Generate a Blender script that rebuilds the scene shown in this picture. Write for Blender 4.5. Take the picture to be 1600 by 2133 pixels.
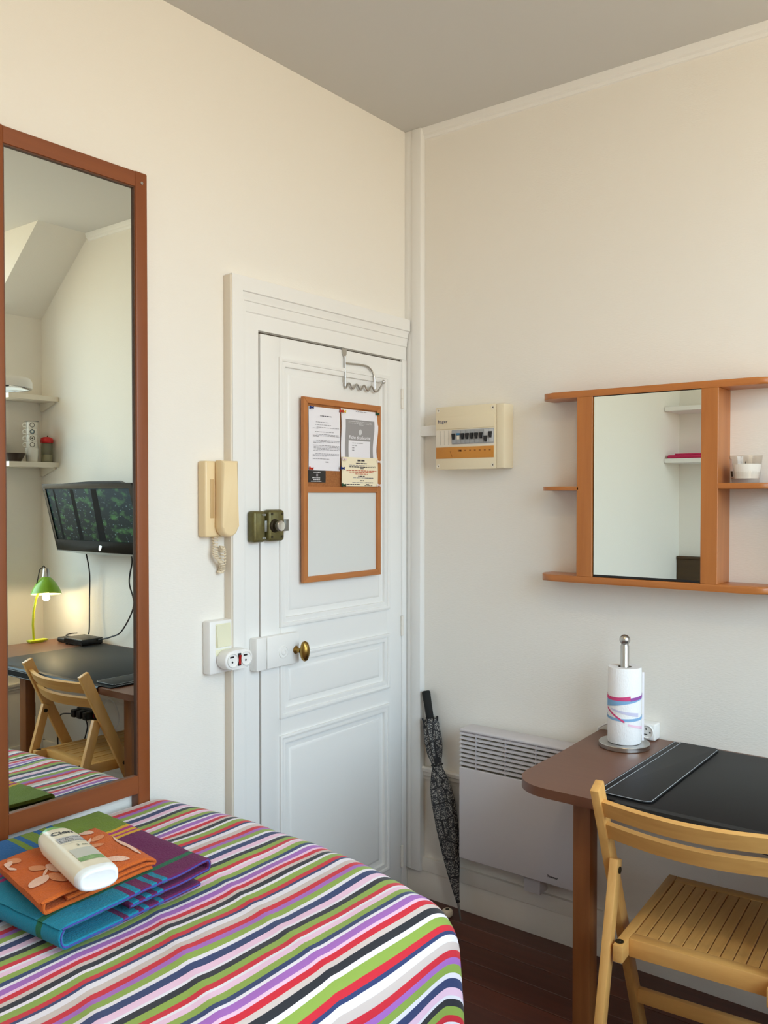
import bpy, bmesh, math, random
from mathutils import Vector, Matrix, noise
random.seed(7)
for o in list(bpy.data.objects):
    bpy.data.objects.remove(o)
SC = bpy.context.scene
COL = SC.collection

def lin(c):
    out = []
    for v in c[:3]:
        v = v / 255.0
        out.append(v / 12.92 if v <= 0.04045 else ((v + 0.055) / 1.055) ** 2.4)
    return (out[0], out[1], out[2], 1.0)

# ------------------------------------------------------------------ camera
yaw, pit = math.radians(37.7745), math.radians(-1.106)
fw = Vector((math.cos(yaw) * math.cos(pit), math.sin(yaw) * math.cos(pit), math.sin(pit)))
rt = Vector((math.sin(yaw), -math.cos(yaw), 0.0))
up = rt.cross(fw)
cd = bpy.data.cameras.new('camera')
cd.sensor_fit = 'HORIZONTAL'; cd.sensor_width = 36.0; cd.lens = 36.0 * 1836.3 / 1600.0
cd.clip_start = 0.02
cam = bpy.data.objects.new('camera', cd); COL.objects.link(cam)
cam.matrix_world = Matrix(((rt.x, up.x, -fw.x, -2.682), (rt.y, up.y, -fw.y, -1.959), (rt.z, up.z, -fw.z, 1.5), (0, 0, 0, 1)))
SC.camera = cam

# ------------------------------------------------------------------ light
W = bpy.data.worlds.new('overcast_sky'); SC.world = W; W.use_nodes = True
bg = W.node_tree.nodes['Background']
bg.inputs['Strength'].default_value = 9.2
_n = W.node_tree            # cool overcast sky above the horizon, warm sunlit stone facades and ground below it
_tc = _n.nodes.new('ShaderNodeTexCoord'); _sp = _n.nodes.new('ShaderNodeSeparateXYZ'); _n.links.new(_tc.outputs['Generated'], _sp.inputs['Vector'])
_ma = _n.nodes.new('ShaderNodeMath'); _ma.operation = 'MULTIPLY_ADD'; _ma.inputs[1].default_value = .5; _ma.inputs[2].default_value = .5
_n.links.new(_sp.outputs['Z'], _ma.inputs[0])
_rp = _n.nodes.new('ShaderNodeValToRGB'); _n.links.new(_ma.outputs[0], _rp.inputs['Fac'])
_rp.color_ramp.elements[0].position = .44; _rp.color_ramp.elements[0].color = (.51, .42, .315, 1)
_rp.color_ramp.elements[1].position = .60; _rp.color_ramp.elements[1].color = (.66, .83, 1.0, 1)
_n.links.new(_rp.outputs['Color'], bg.inputs['Color'])

def area(name, loc, target, sx, sy, energy, color, portal=False):
    l = bpy.data.lights.new(name, 'AREA'); l.shape = 'RECTANGLE'; l.size = sx; l.size_y = sy
    l.energy = energy; l.color = color
    o = bpy.data.objects.new(name, l); COL.objects.link(o)
    o.location = loc
    o.rotation_euler = (Vector(target) - Vector(loc)).to_track_quat('-Z', 'Y').to_euler()
    if portal: l.cycles.is_portal = True
    return o
area('window_portal', (-1.45, -2.99, 1.86), (-1.45, 0, 1.86), 2.30, 1.78, 10, (1, 1, 1), True)
LAMP_E = 9.0          # added warm ceiling pendant, out of view
DESK_E = 2.2           # green desk lamp
SC.view_settings.view_transform = 'Standard'
SC.view_settings.look = 'None'
SC.view_settings.exposure = 0.0
SC.view_settings.gamma = 1.0
SC.view_settings.use_curve_mapping = False
try:
    SC.cycles.use_denoising = True
    SC.cycles.max_bounces = 14; SC.cycles.diffuse_bounces = 8; SC.cycles.glossy_bounces = 6
    SC.cycles.transparent_max_bounces = 12
    SC.cycles.caustics_reflective = False; SC.cycles.caustics_refractive = False
    SC.cycles.sample_clamp_indirect = 6.0
except Exception:
    pass

# ------------------------------------------------------------------ materials
def mat(name, col, rough=0.5, metal=0.0, bump=None, var=None, spec=0.5, coat=0.0, emit=None, sheen=0.0):
    """bump=(scale xyz, strength, distance); var=(scale xyz, colour2, contrast)"""
    m = bpy.data.materials.new(name); m.use_nodes = True
    nt = m.node_tree; b = nt.nodes['Principled BSDF']
    b.inputs['Base Color'].default_value = lin(col)
    b.inputs['Roughness'].default_value = rough; b.inputs['Metallic'].default_value = metal
    b.inputs['Specular IOR Level'].default_value = spec
    b.inputs['Coat Weight'].default_value = coat
    b.inputs['Sheen Weight'].default_value = sheen
    if emit:
        b.inputs['Emission Color'].default_value = lin(emit[0]); b.inputs['Emission Strength'].default_value = emit[1]
    tc = nt.nodes.new('ShaderNodeTexCoord') if (bump or var) else None
    def nz(scale, detail=3.0, dist=0.0):
        mp = nt.nodes.new('ShaderNodeMapping'); mp.inputs['Scale'].default_value = scale
        nt.links.new(tc.outputs['Object'], mp.inputs['Vector'])
        n = nt.nodes.new('ShaderNodeTexNoise'); n.inputs['Scale'].default_value = 1.0
        n.inputs['Detail'].default_value = detail; n.inputs['Distortion'].default_value = dist
        nt.links.new(mp.outputs['Vector'], n.inputs['Vector'])
        return n
    if bump:
        n = nz(bump[0])
        bp = nt.nodes.new('ShaderNodeBump'); bp.inputs['Strength'].default_value = bump[1]
        bp.inputs['Distance'].default_value = bump[2]
        nt.links.new(n.outputs['Fac'], bp.inputs['Height']); nt.links.new(bp.outputs['Normal'], b.inputs['Normal'])
    if var:
        n = nz(var[0], 4.0, var[3] if len(var) > 3 else 0.6)
        r = nt.nodes.new('ShaderNodeValToRGB')
        r.color_ramp.elements[0].color = lin(col); r.color_ramp.elements[1].color = lin(var[1])
        r.color_ramp.elements[0].position = 0.5 - var[2]; r.color_ramp.elements[1].position = 0.5 + var[2]
        nt.links.new(n.outputs['Fac'], r.inputs['Fac']); nt.links.new(r.outputs['Color'], b.inputs['Base Color'])
    return m

M = {}
M['wall'] = mat('embossed_wallpaper', (233, 229, 221), 0.85, bump=((70, 70, 420), 0.16, 0.004))
M['ceiling'] = mat('ceiling_paint', (202, 201, 198), 0.9)
M['white'] = mat('white_gloss_paint', (233, 232, 229), 0.42, bump=((30, 30, 8), 0.05, 0.004))
M['oldwhite'] = mat('worn_white_paint', (226, 221, 212), 0.5, bump=((25, 25, 25), 0.08, 0.004))
M['gap'] = mat('dark_gap', (70, 60, 48), 0.9)
M['mirror_wood'] = mat('mirror_frame_wood', (138, 76, 36), 0.4, var=((30, 30, 3), (120, 62, 28), 0.35))
M['mirror_wood_h'] = mat('mirror_frame_wood_cross', (138, 76, 36), 0.4, var=((3, 30, 30), (120, 62, 28), 0.35))
M['mirror'] = mat('silvered_glass', (226, 232, 226), 0.0, 1.0)
M['shelf_wood_h'] = mat('orange_beech_h', (186, 116, 56), 0.36, var=((40, 3, 60), (168, 98, 42), 0.35), coat=0.15)
M['shelf_wood_v'] = mat('orange_beech_v', (186, 116, 56), 0.36, var=((40, 40, 3), (164, 96, 40), 0.35), coat=0.15)
M['desk'] = mat('desk_veneer', (116, 75, 53), 0.38, var=((40, 3, 30), (106, 66, 46), 0.35))
M['desk_leg'] = mat('desk_leg_wood', (146, 92, 50), 0.4, var=((40, 40, 4), (122, 72, 36), 0.3))
M['chair_x'] = mat('beech_along_x', (226, 176, 104), 0.38, var=((4, 50, 50), (205, 150, 82), 0.35))
M['chair_y'] = mat('beech_along_y', (226, 176, 104), 0.38, var=((50, 4, 50), (205, 150, 82), 0.35))
M['chair_z'] = mat('beech_upright', (226, 176, 104), 0.38, var=((50, 50, 5), (205, 150, 82), 0.35))
M['floor1'] = mat('dark_stained_board', (92, 46, 30), 0.34, var=((30, 2, 10), (66, 31, 20), 0.3))
M['floor2'] = mat('red_brown_board', (102, 50, 31), 0.36, var=((30, 2, 10), (74, 34, 21), 0.3))
M['heater'] = mat('heater_enamel', (204, 199, 201), 0.45)
M['heater_in'] = mat('heater_inside', (92, 84, 64), 0.6)
M['black'] = mat('black_plastic', (22, 22, 24), 0.4)
M['gloss_black'] = mat('gloss_black_plastic', (11, 12, 13), 0.26, spec=.15)
M['leather'] = mat('black_leatherette', (17, 18, 20), 0.5, bump=((500, 500, 500), 0.1, 0.001), spec=.28)
M['stitch'] = mat('white_thread', (170, 174, 178), 0.8)
M['steel'] = mat('brushed_steel', (190, 188, 184), 0.28, 1.0)
M['chrome'] = mat('chrome', (205, 205, 205), 0.12, 1.0)
M['zinc'] = mat('dull_zinc', (150, 152, 150), 0.4, 1.0)
M['brass'] = mat('aged_brass', (150, 120, 62), 0.3, 1.0)
M['bronze'] = mat('olive_bronze_lacquer', (112, 104, 58), 0.34, 0.35, var=((60, 60, 60), (84, 78, 44), 0.3))
M['bronze_dark'] = mat('dark_bronze', (52, 44, 28), 0.45, 0.5)
M['intercom'] = mat('cream_plastic', (232, 208, 164), 0.3)
M['coil'] = mat('cream_coil', (226, 212, 186), 0.5)
M['switch'] = mat('switch_ivory', (226, 224, 196), 0.35)
M['plastic'] = mat('white_plastic', (236, 235, 232), 0.3)
M['breaker'] = mat('breaker_cream', (229, 216, 186), 0.38)
M['breaker_w'] = mat('breaker_white', (228, 220, 204), 0.38)
M['module'] = mat('module_grey', (158, 160, 162), 0.45)
M['module_lt'] = mat('module_light_grey', (192, 194, 196), 0.45)
M['label_orange'] = mat('faded_orange_label', (205, 140, 58), 0.5, var=((8, 8, 8), (190, 124, 46), 0.3))
M['label_ink'] = mat('brown_ink', (150, 92, 36), 0.6)
M['navy_ink'] = mat('navy_ink', (28, 38, 92), 0.6)
M['blue_plastic'] = mat('blue_test_button', (60, 120, 160), 0.4)
M['red_switch'] = mat('red_rocker', (170, 26, 20), 0.3)
M['oak'] = mat('board_frame_oak', (188, 122, 66), 0.5, var=((40, 40, 5), (164, 98, 48), 0.3))
M['oak_h'] = mat('board_frame_oak_cross', (188, 122, 66), 0.5, var=((5, 40, 60), (164, 98, 48), 0.3))
M['cork'] = mat('cork', (172, 112, 62), 0.9, bump=((400, 400, 400), 0.4, 0.002), var=((220, 220, 220), (142, 86, 44), 0.25))
M['whiteboard'] = mat('whiteboard_enamel', (216, 217, 214), 0.25)
M['paper'] = mat('white_paper', (232, 229, 234), 0.8)
M['paper2'] = mat('cream_paper', (238, 226, 196), 0.8)
M['grey_print'] = mat('grey_print', (150, 146, 146), 0.8)
M['lt_print'] = mat('light_print', (205, 203, 204), 0.8)
M['ink'] = mat('black_ink', (66, 62, 66), 0.8)
M['ink_lt'] = mat('grey_ink', (146, 142, 146), 0.8)
M['ink_red'] = mat('red_ink', (188, 92, 62), 0.8)
M['card'] = mat('black_card', (38, 36, 34), 0.6)
for n, c in dict(pin_blue=(26, 54, 124), pin_red=(204, 52, 30), pin_yellow=(230, 196, 70), pin_green=(16, 74, 48), pin_white=(236, 220, 214)).items():
    M[n] = mat(n, c, 0.25)
M['umb'] = None
M['foam'] = mat('black_foam', (18, 20, 19), 0.85, bump=((300, 300, 300), 0.3, 0.001))
M['bottle'] = mat('pearl_cream_plastic', (236, 226, 200), 0.32)
M['bottle_end'] = mat('glossy_white_cap', (240, 245, 245), 0.12, coat=0.5)
M['bottle_cap'] = mat('green_plastic', (88, 176, 78), 0.3)
M['lab_grey'] = mat('label_grey_panel', (196, 196, 184), 0.4)
M['lab_green'] = mat('label_green_band', (150, 184, 122), 0.4, var=((150, 150, 150), (98, 140, 82), 0.2))
M['lab_box'] = mat('label_lavender_box', (188, 186, 186), 0.4)
M['lab_dark'] = mat('label_charcoal', (44, 44, 50), 0.4)
M['lab_sage'] = mat('label_sage_text', (96, 108, 88), 0.4)
M['tissue'] = mat('embossed_tissue', (244, 243, 243), 0.9, bump=((260, 260, 130), 0.35, 0.003))
M['core'] = mat('grey_card_core', (150, 140, 128), 0.9)
for n, c in dict(print_pink=(214, 74, 128), print_violet=(152, 84, 162), print_blue=(132, 176, 216), print_pale=(244, 206, 224), print_lav=(208, 206, 230)).items():
    M[n] = mat(n, c, 0.9)
M['wax'] = mat('white_wax', (246, 240, 232), 0.5)
M['brown_box'] = mat('dark_brown_wood', (74, 52, 20), 0.5, var=((5, 5, 40), (62, 42, 16), 0.3))
M['pink'] = mat('pink_plastic', (190, 22, 84), 0.4)
M['lime'] = mat('lime_lacquer', (196, 206, 36), 0.3)
M['lamp_green'] = mat('green_lamp_enamel', (134, 180, 44), 0.3)
M['lamp_in'] = mat('lamp_white_inside', (246, 243, 234), 0.5)
M['bulb'] = mat('lit_bulb', (255, 240, 205), 0.3, emit=((255, 226, 170), 14.0))
M['pan'] = mat('dark_brown_pan', (48, 32, 22), 0.4)
M['ceramic'] = mat('white_ceramic', (226, 222, 212), 0.25)
M['ring_ink'] = mat('mug_ring', (58, 54, 48), 0.5)
M['ring_blue'] = mat('mug_ring_blue', (126, 150, 160), 0.5)
M['red_cap'] = mat('red_cap', (196, 22, 26), 0.35)
M['mattress'] = mat('mattress_ticking', (216, 208, 200), 0.9)
M['maroon'] = mat('maroon_sheet', (120, 62, 66), 0.9)

def glass_mat(name, tint, refl=0.08):
    m = bpy.data.materials.new(name); m.use_nodes = True; nt = m.node_tree
    nt.nodes.remove(nt.nodes['Principled BSDF'])
    out = nt.nodes['Material Output']
    t = nt.nodes.new('ShaderNodeBsdfTransparent'); t.inputs['Color'].default_value = tint
    g = nt.nodes.new('ShaderNodeBsdfGlossy'); g.inputs['Roughness'].default_value = 0.02
    f = nt.nodes.new('ShaderNodeLayerWeight'); f.inputs['Blend'].default_value = .5
    pw = nt.nodes.new('ShaderNodeMath'); pw.operation = 'POWER'; pw.inputs[1].default_value = 3.5; nt.links.new(f.outputs['Facing'], pw.inputs[0])
    ml = nt.nodes.new('ShaderNodeMath'); ml.operation = 'MULTIPLY_ADD'; ml.inputs[1].default_value = .6; ml.inputs[2].default_value = .03; nt.links.new(pw.outputs[0], ml.inputs[0])
    mx = nt.nodes.new('ShaderNodeMixShader')
    nt.links.new(ml.outputs[0], mx.inputs['Fac']); nt.links.new(t.outputs['BSDF'], mx.inputs[1]); nt.links.new(g.outputs['BSDF'], mx.inputs[2])
    nt.links.new(mx.outputs['Shader'], out.inputs['Surface'])
    return m
M['pane'] = glass_mat('window_glass', (0.96, 0.98, 0.97, 1))
M['jar'] = glass_mat('jar_glass', (0.80, 0.81, 0.76, 1))
M['cup'] = glass_mat('candle_glass', (0.95, 0.94, 0.92, 1))

# ------------------------------------------------------------------ builders
def off_of(p):
    v = Vector((0, 0, 0))
    while p is not None:
        v += p.location; p = p.parent
    return v

TURN = [None]        # set while a turned thing is being built
class B:
    def __init__(s):
        s.b = bmesh.new(); s.mi = 0; s.uv = None
    def face(s, vs):
        try:
            f = s.b.faces.new(vs); f.material_index = s.mi; return f
        except ValueError:
            return None
    def poly(s, pts):
        return s.face([s.b.verts.new(p) for p in pts])
    def box(s, x0, x1, y0, y1, z0, z1, bev=0.0, seg=2):
        if x0 > x1: x0, x1 = x1, x0
        if y0 > y1: y0, y1 = y1, y0
        if z0 > z1: z0, z1 = z1, z0
        v = [s.b.verts.new((x, y, z)) for x in (x0, x1) for y in (y0, y1) for z in (z0, z1)]
        fs = [s.face([v[i] for i in q]) for q in ((0, 1, 3, 2), (4, 6, 7, 5), (0, 4, 5, 1), (2, 3, 7, 6), (0, 2, 6, 4), (1, 5, 7, 3))]
        if bev:
            es = set(e for f in fs for e in f.edges)
            bmesh.ops.bevel(s.b, geom=list(es), offset=bev, segments=seg, profile=0.5, affect='EDGES')
        return s
    def bar(s, p, q, w, h, side, bev=0.0):
        """square bar from p to q; w along 'side', h along the third axis"""
        p, q = Vector(p), Vector(q); a = (q - p).normalized(); sd = Vector(side); sd = (sd - a * sd.dot(a)).normalized(); n = a.cross(sd)
        v = [s.b.verts.new(c + sd * (i * w / 2) + n * (j * h / 2)) for c in (p, q) for i, j in ((-1, -1), (1, -1), (1, 1), (-1, 1))]
        fs = [s.face([v[i] for i in f]) for f in ((0, 1, 2, 3), (7, 6, 5, 4), (0, 4, 5, 1), (1, 5, 6, 2), (2, 6, 7, 3), (3, 7, 4, 0))]
        if bev:
            bmesh.ops.bevel(s.b, geom=list(set(e for f in fs for e in f.edges)), offset=bev, segments=2, profile=0.5, affect='EDGES')
        return s
    def tube(s, pts, r, n=10, cap=True):
        pts = [Vector(p) for p in pts]; rs = r if isinstance(r, (list, tuple)) else [r] * len(pts)
        t0 = (pts[1] - pts[0]).normalized(); u = t0.orthogonal().normalized(); rings = []
        for i, p in enumerate(pts):
            t = (pts[min(i + 1, len(pts) - 1)] - pts[max(i - 1, 0)])
            t = t.normalized() if t.length > 1e-9 else t0
            u = (u - t * u.dot(t)).normalized(); w = t.cross(u)
            rings.append([s.b.verts.new(p + (u * math.cos(2 * math.pi * k / n) + w * math.sin(2 * math.pi * k / n)) * rs[i]) for k in range(n)])
        for a, c in zip(rings, rings[1:]):
            for k in range(n):
                s.face([a[k], a[(k + 1) % n], c[(k + 1) % n], c[k]])
        if cap:
            s.face(rings[0][::-1]); s.face(rings[-1])
        return s
    def lathe(s, prof, org, axis=(0, 0, 1), n=28, sx=1.0, sy=1.0):
        """prof = [(radius, height)]; capped where radius 0 is not reached"""
        a = Vector(axis).normalized(); u = Vector((1, 0, 0)) if abs(a.x) < 0.9 else Vector((0, 1, 0))
        u = (u - a * u.dot(a)).normalized(); w = a.cross(u); org = Vector(org); rings = []
        for r, h in prof:
            if r < 1e-6:
                rings.append([s.b.verts.new(org + a * h)])
            else:
                rings.append([s.b.verts.new(org + a * h + u * (r * sx * math.cos(2 * math.pi * k / n)) + w * (r * sy * math.sin(2 * math.pi * k / n))) for k in range(n)])
        for p, q in zip(rings, rings[1:]):
            for k in range(n):
                k2 = (k + 1) % n
                if len(p) == 1 and len(q) == 1: continue
                if len(p) == 1: s.face([p[0], q[k2], q[k]])
                elif len(q) == 1: s.face([p[k], p[k2], q[0]])
                else: s.face([p[k], p[k2], q[k2], q[k]])
        return s
    def ball(s, c, r, n=16):
        return s.lathe([(r * math.sin(math.pi * i / n), -r * math.cos(math.pi * i / n)) for i in range(n + 1)], c, n=n * 2)
    def prism(s, poly, f, t0, t1, bev=0.0):
        """poly 2-D outline, f(a,b,t) -> 3-D"""
        lo = [s.b.verts.new(f(a, b, t0)) for a, b in poly]; hi = [s.b.verts.new(f(a, b, t1)) for a, b in poly]
        fs = [s.face(lo[::-1]), s.face(hi)]; n = len(poly)
        for k in range(n):
            s.face([lo[k], lo[(k + 1) % n], hi[(k + 1) % n], hi[k]])
        if bev:
            es = set(e for f_ in fs if f_ for e in f_.edges)
            bmesh.ops.bevel(s.b, geom=list(es), offset=bev, segments=3, profile=0.5, affect='EDGES')
        return s
    def loops(s, lps, close_last=False, closed=True):
        vs = [[s.b.verts.new(p) for p in l] for l in lps]
        for a, c in zip(vs, vs[1:]):
            n = len(a)
            for k in range(n if closed else n - 1):
                s.face([a[k], a[(k + 1) % n], c[(k + 1) % n], c[k]])
        if close_last: s.face(vs[-1])
        return s
    def grid(s, nu, nv, f, mfun=None, uvf=None):
        V = [[s.b.verts.new(f(i / nu, j / nv)) for j in range(nv + 1)] for i in range(nu + 1)]
        if uvf and s.uv is None: s.uv = s.b.loops.layers.uv.new('UVMap')
        for i in range(nu):
            for j in range(nv):
                fc = s.face([V[i][j], V[i + 1][j], V[i + 1][j + 1], V[i][j + 1]])
                if fc is None: continue
                if mfun: fc.material_index = mfun((i + .5) / nu, (j + .5) / nv)
                if uvf:
                    for lp, (a, c) in zip(fc.loops, ((i, j), (i + 1, j), (i + 1, j + 1), (i, j + 1))):
                        lp[s.uv].uv = uvf(a / nu, c / nv)
        return s
    def mesh(s, me, T):
        vs = [s.b.verts.new(T(v.co)) for v in me.vertices]
        for p in me.polygons: s.face([vs[i] for i in p.vertices])
        return s
    def done(s, name, m, parent=None, smooth=35, fix=True):
        if fix: bmesh.ops.recalc_face_normals(s.b, faces=s.b.faces)
        if TURN[0] is not None: bmesh.ops.transform(s.b, matrix=TURN[0], verts=s.b.verts)
        o3 = off_of(parent)
        bmesh.ops.translate(s.b, verts=s.b.verts, vec=-o3)
        me = bpy.data.meshes.new(name); s.b.to_mesh(me); s.b.free()
        for k in (m if isinstance(m, (list, tuple)) else [m]):
            me.materials.append(M[k] if isinstance(k, str) else k)
        if smooth:
            me.polygons.foreach_set('use_smooth', [True] * len(me.polygons))
            me.set_sharp_from_angle(angle=math.radians(smooth))
        o = bpy.data.objects.new(name, me); COL.objects.link(o)
        if parent is not None: o.parent = parent
        return o

def thing(name, label, cat, loc, group=None):
    o = bpy.data.objects.new(name, None); COL.objects.link(o); o.location = loc; o.empty_display_size = 0.02
    o['label'] = label; o['category'] = cat
    if group: o['group'] = group
    return o
def tag(o, label, cat, group=None):
    o['label'] = label; o['category'] = cat
    if group: o['group'] = group
    return o
def struct(o):
    o['kind'] = 'structure'; return o
def box(name, m, parent, *a, **k):
    return B().box(*a, **k).done(name, m, parent)

def text_mesh(body, size, bold=0.0, align='LEFT', shear=0.0, spacing=1.0):
    cu = bpy.data.curves.new('lettering', 'FONT'); cu.body = body; cu.size = size; cu.align_x = align
    cu.offset = bold; cu.shear = shear; cu.resolution_u = 3; cu.space_character = spacing
    o = bpy.data.objects.new('lettering', cu); COL.objects.link(o)
    bpy.context.view_layer.update()
    me = bpy.data.meshes.new_from_object(o.evaluated_get(bpy.context.evaluated_depsgraph_get()))
    bpy.data.objects.remove(o); return me
def on_left(x, y, z):      # writing on a surface that faces -Y
    return lambda c: Vector((x + c.x, y, z + c.y))
def on_right(x, y, z):     # writing on a surface that faces -X
    return lambda c: Vector((x, y - c.x, z + c.y))

# ================================================================== SETTING
XW, YW, ZC = -3.135, -2.54, 2.845
DX0, DX1 = -2.62, -0.287        # dormer
struct(box('floor', 'floor1', None, XW - .1, .1, YW - .1, .1, -.06, -.012))
fl = bpy.data.objects['floor']
x = XW; k = 0
while x < -0.001:
    w = min(0.098, -x)
    box('plank', 'floor2' if (k * 7) % 3 == 0 else 'floor1', fl, x + .0012, x + w - .0012, YW, 0, -.012, 0.0 - (0.0006 if k % 2 else 0), bev=.0012, seg=1)
    x += w; k += 1
struct(box('wall_left', 'wall', None, XW - .1, .1, 0, .1, 0, ZC))
struct(box('wall_right', 'wall', None, 0, .1, YW - .1, 0, 0, ZC))
struct(box('wall_opposite', 'wall', None, XW - .1, XW, YW - .1, 0, 0, ZC))
struct(box('ceiling', 'ceiling', None, XW - .1, .1, -2.085, .1, ZC, ZC + .1))
w = B()      # dormer wall: low wall with the window opening, sloped ceiling each side, cheeks and dormer roof
SL = 2.46
w.box(XW, DX0, YW - .1, YW, 0, SL); w.box(DX1, 0, YW - .1, YW, 0, SL); w.box(DX0, DX1, YW - .1, YW, 0, .95)
for a, c in ((XW, DX0), (DX1, 0)):
    w.prism([(-2.085, ZC), (YW, SL), (YW - .1, SL), (YW - .1, ZC)], lambda p, q, t: (t, p, q), a, c)
for a, c in ((DX0 - .06, DX0), (DX1, DX1 + .06)):
    w.box(a, c, -3.0, YW - .1, .9, ZC)
w.box(DX0, DX1, -3.0, YW - .1, .90, .95)
struct(w.done('wall_dormer', 'wall'))
struct(box('ceiling_dormer', 'ceiling', None, DX0 - .06, DX1 + .06, -3.0, -2.085, ZC, ZC + .1))
# dormer window (seen only as light and through a step aside)
wf = B()
for a, c, e, f in ((DX0, DX1, .95, 1.0), (DX0, DX1, 2.79, ZC), (DX0, DX0 + .06, 1.0, 2.79), (DX1 - .06, DX1, 1.0, 2.79), (-1.50, -1.42, 1.0, 2.79)):
    wf.box(a, c, -2.98, -2.92, e, f)
win = struct(wf.done('window_1', 'white'))
for a, c in ((DX0 + .06, -1.50), (-1.42, DX1 - .06)):
    box('pane', 'pane', win, a, c, -2.952, -2.948, 1.0, 2.79)

# cornice along the right wall
c = B().prism([(0, ZC), (-.022, ZC), (-.022, ZC - .004), (-.017, ZC - .022), (-.008, ZC - .026), (-.006, ZC - .036), (0, ZC - .038)], lambda a, b, t: (a, t, b), -2.09, -.072)
struct(c.done('trim_1', 'white'))
# corner stile
c = B(); c.box(-.028, 0, -.0305, 0, .10, ZC, bev=.002); c.box(-.031, 0, -.074, -.031, .10, ZC, bev=.003)
struct(c.done('trim_2', 'white'))
# door casing
zt = [2.147, 2.147, 2.105, 2.103, 2.092, 2.080, 2.078, 2.062, 2.050, 2.047, 2.000, 1.998]
xl = [-.914, -.914, -.872, -.871, -.866, -.860, -.859, -.852, -.847, -.845, -.792, -.790]
yy = [0, -.030, -.030, -.024, -.021, -.021, -.017, -.015, -.015, -.011, -.011, 0]
c = B().loops([[(a, d, .0), (a, d, b), (-.0335, d, b)] for a, b, d in zip(xl, zt, yy)], closed=False)
c.box(-.060, -.0335, -.013, 0, 0, 1.999, bev=.002)
c.prism([(zt[i], yy[i]) for i in range(len(zt))], lambda a, b, t: (t, b, a), -.0345, -.0335)
struct(c.done('trim_3', 'white'))
# outer side of the casing, turned from the window: its shade painted in as beige
struct(B().box(-.922, -.9145, -.0295, 0, 0.0, 2.142, bev=.001).done('trim_4', mat('casing_side_shade', (222, 212, 196), 0.5)))
# door leaf
door = struct(box('door_1', 'gap', None, -.789, -.060, -.002, 0, 0.0, 1.997))
DL, DR, DF = -.785, -.064, -.013
box('stile', 'white', door, DL, -.700, DF, -.0015, .012, 1.991, bev=.0015)
box('stile', 'white', door, -.152, DR, DF, -.0015, .012, 1.991, bev=.0015)
for z0, z1 in ((.012, .14), (.735, .806), (.990, 1.094), (1.922, 1.991)):
    box('rail', 'white', door, -.700, -.152, DF, -.0015, z0, z1)
def panel(z0, z1):
    L = lambda i, y: [(-.700 + i, y, z0 + i), (-.152 - i, y, z0 + i), (-.152 - i, y, z1 - i), (-.700 + i, y, z1 - i)]
    B().loops([L(-.008, DF), L(-.008, DF - .007), L(-.002, DF - .009), L(.004, DF - .007), L(.005, DF - .003), L(.013, DF - .005), L(.020, DF - .003), L(.021, DF + .006)]).done('moulding', 'white', door)
    B().loops([L(.019, DF + .006), L(.040, DF + .006), L(.043, DF + .0035), L(.052, DF + .0022)], close_last=True).done('panel', 'white', door)
panel(.14, .735); panel(.806, .990); panel(1.094, 1.922)
for z0, z1 in ((1.817, 1.891), (.978, 1.054), (.115, .196)):
    h = B().lathe([(.0, z0), (.0055, z0 + .001), (.0055, (z0 + z1) / 2 - .0008), (.004, (z0 + z1) / 2), (.0055, (z0 + z1) / 2 + .0008), (.0055, z1 - .001), (0, z1)], (-.066, -.017, 0), n=12)
    h.done('hinge', 'oldwhite', door)
# surface lock: keeper on the frame, case, cylinder rose, knob
kp = B().box(-.832, -.789, -.042, -.011, .968, 1.068, bev=.004).done('lock_keeper', 'plastic', door)
lk = B().box(-.781, -.640, -.036, -.013, .968, 1.066, bev=.003).done('lock_case', 'plastic', door)
B().lathe([(.020, 0), (.020, .002), (.017, .003), (.0165, .002), (.011, .002), (.010, .004), (.006, .005), (.0055, .003), (0, .003)], (-.712, -.036, 1.012), (0, -1, 0)).done('cylinder_rose', 'plastic', lk)
B().box(-.789, -.781, -.032, -.020, 1.000, 1.024, bev=.001).done('latch', 'plastic', lk)
kn = B().lathe([(.013, 0), (.011, .004), (.0075, .008), (.0075, .022), (.011, .026), (.016, .029)], (-.655, -.036, 1.010), (0, -1, 0), n=24)
kn.lathe([(.0, -.0155), (.010, -.0135), (.0185, -.006), (.020, 0), (.0185, .006), (.010, .0135), (0, .0155)], (-.655, -.074, 1.010), (0, -1, 0), n=28, sx=.86, sy=1.62)
kn.done('door_knob', 'brass', lk)
# rim deadbolt in bronze lacquer
dk = B().box(-.842, -.792, -.043, -.011, 1.357, 1.452, bev=.009, seg=3).done('bolt_keeper', 'bronze', door)
for xx, zz in ((-.806, 1.440), (-.797, 1.440), (-.806, 1.370), (-.797, 1.370)):
    B().lathe([(.0034, 0), (.0034, .0012), (.0016, .0014), (0, .0006)], (xx, -.043, zz), (0, -1, 0), n=10).done('screw', 'zinc', dk)
dc = B().box(-.782, -.712, -.045, -.013, 1.358, 1.455, bev=.011, seg=4).done('bolt_case', 'bronze', door)
for xx, zz in ((-.769, 1.442), (-.725, 1.442), (-.769, 1.372), (-.725, 1.372)):
    B().lathe([(.0042, 0), (.0042, .001), (.0022, .001), (0, -.001)], (xx, -.0452, zz), (0, -1, 0), n=12).done('screw', 'bronze_dark', dc)
B().box(-.792, -.706, -.036, -.026, 1.388, 1.422, bev=.001).done('bolt', 'zinc', dc)
tn = B().lathe([(.021, 0), (.019, .004), (.0165, .006), (.0165, .016), (.015, .018)], (-.757, -.045, 1.406), (0, -1, 0)).done('thumb_turn', 'bronze_dark', dc)
B().lathe([(.0155, .016), (.0165, .019), (.0165, .027), (.0145, .029), (0, .0285)], (-.757, -.045, 1.406), (0, -1, 0)).done('turn_face', 'steel', dc)
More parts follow.
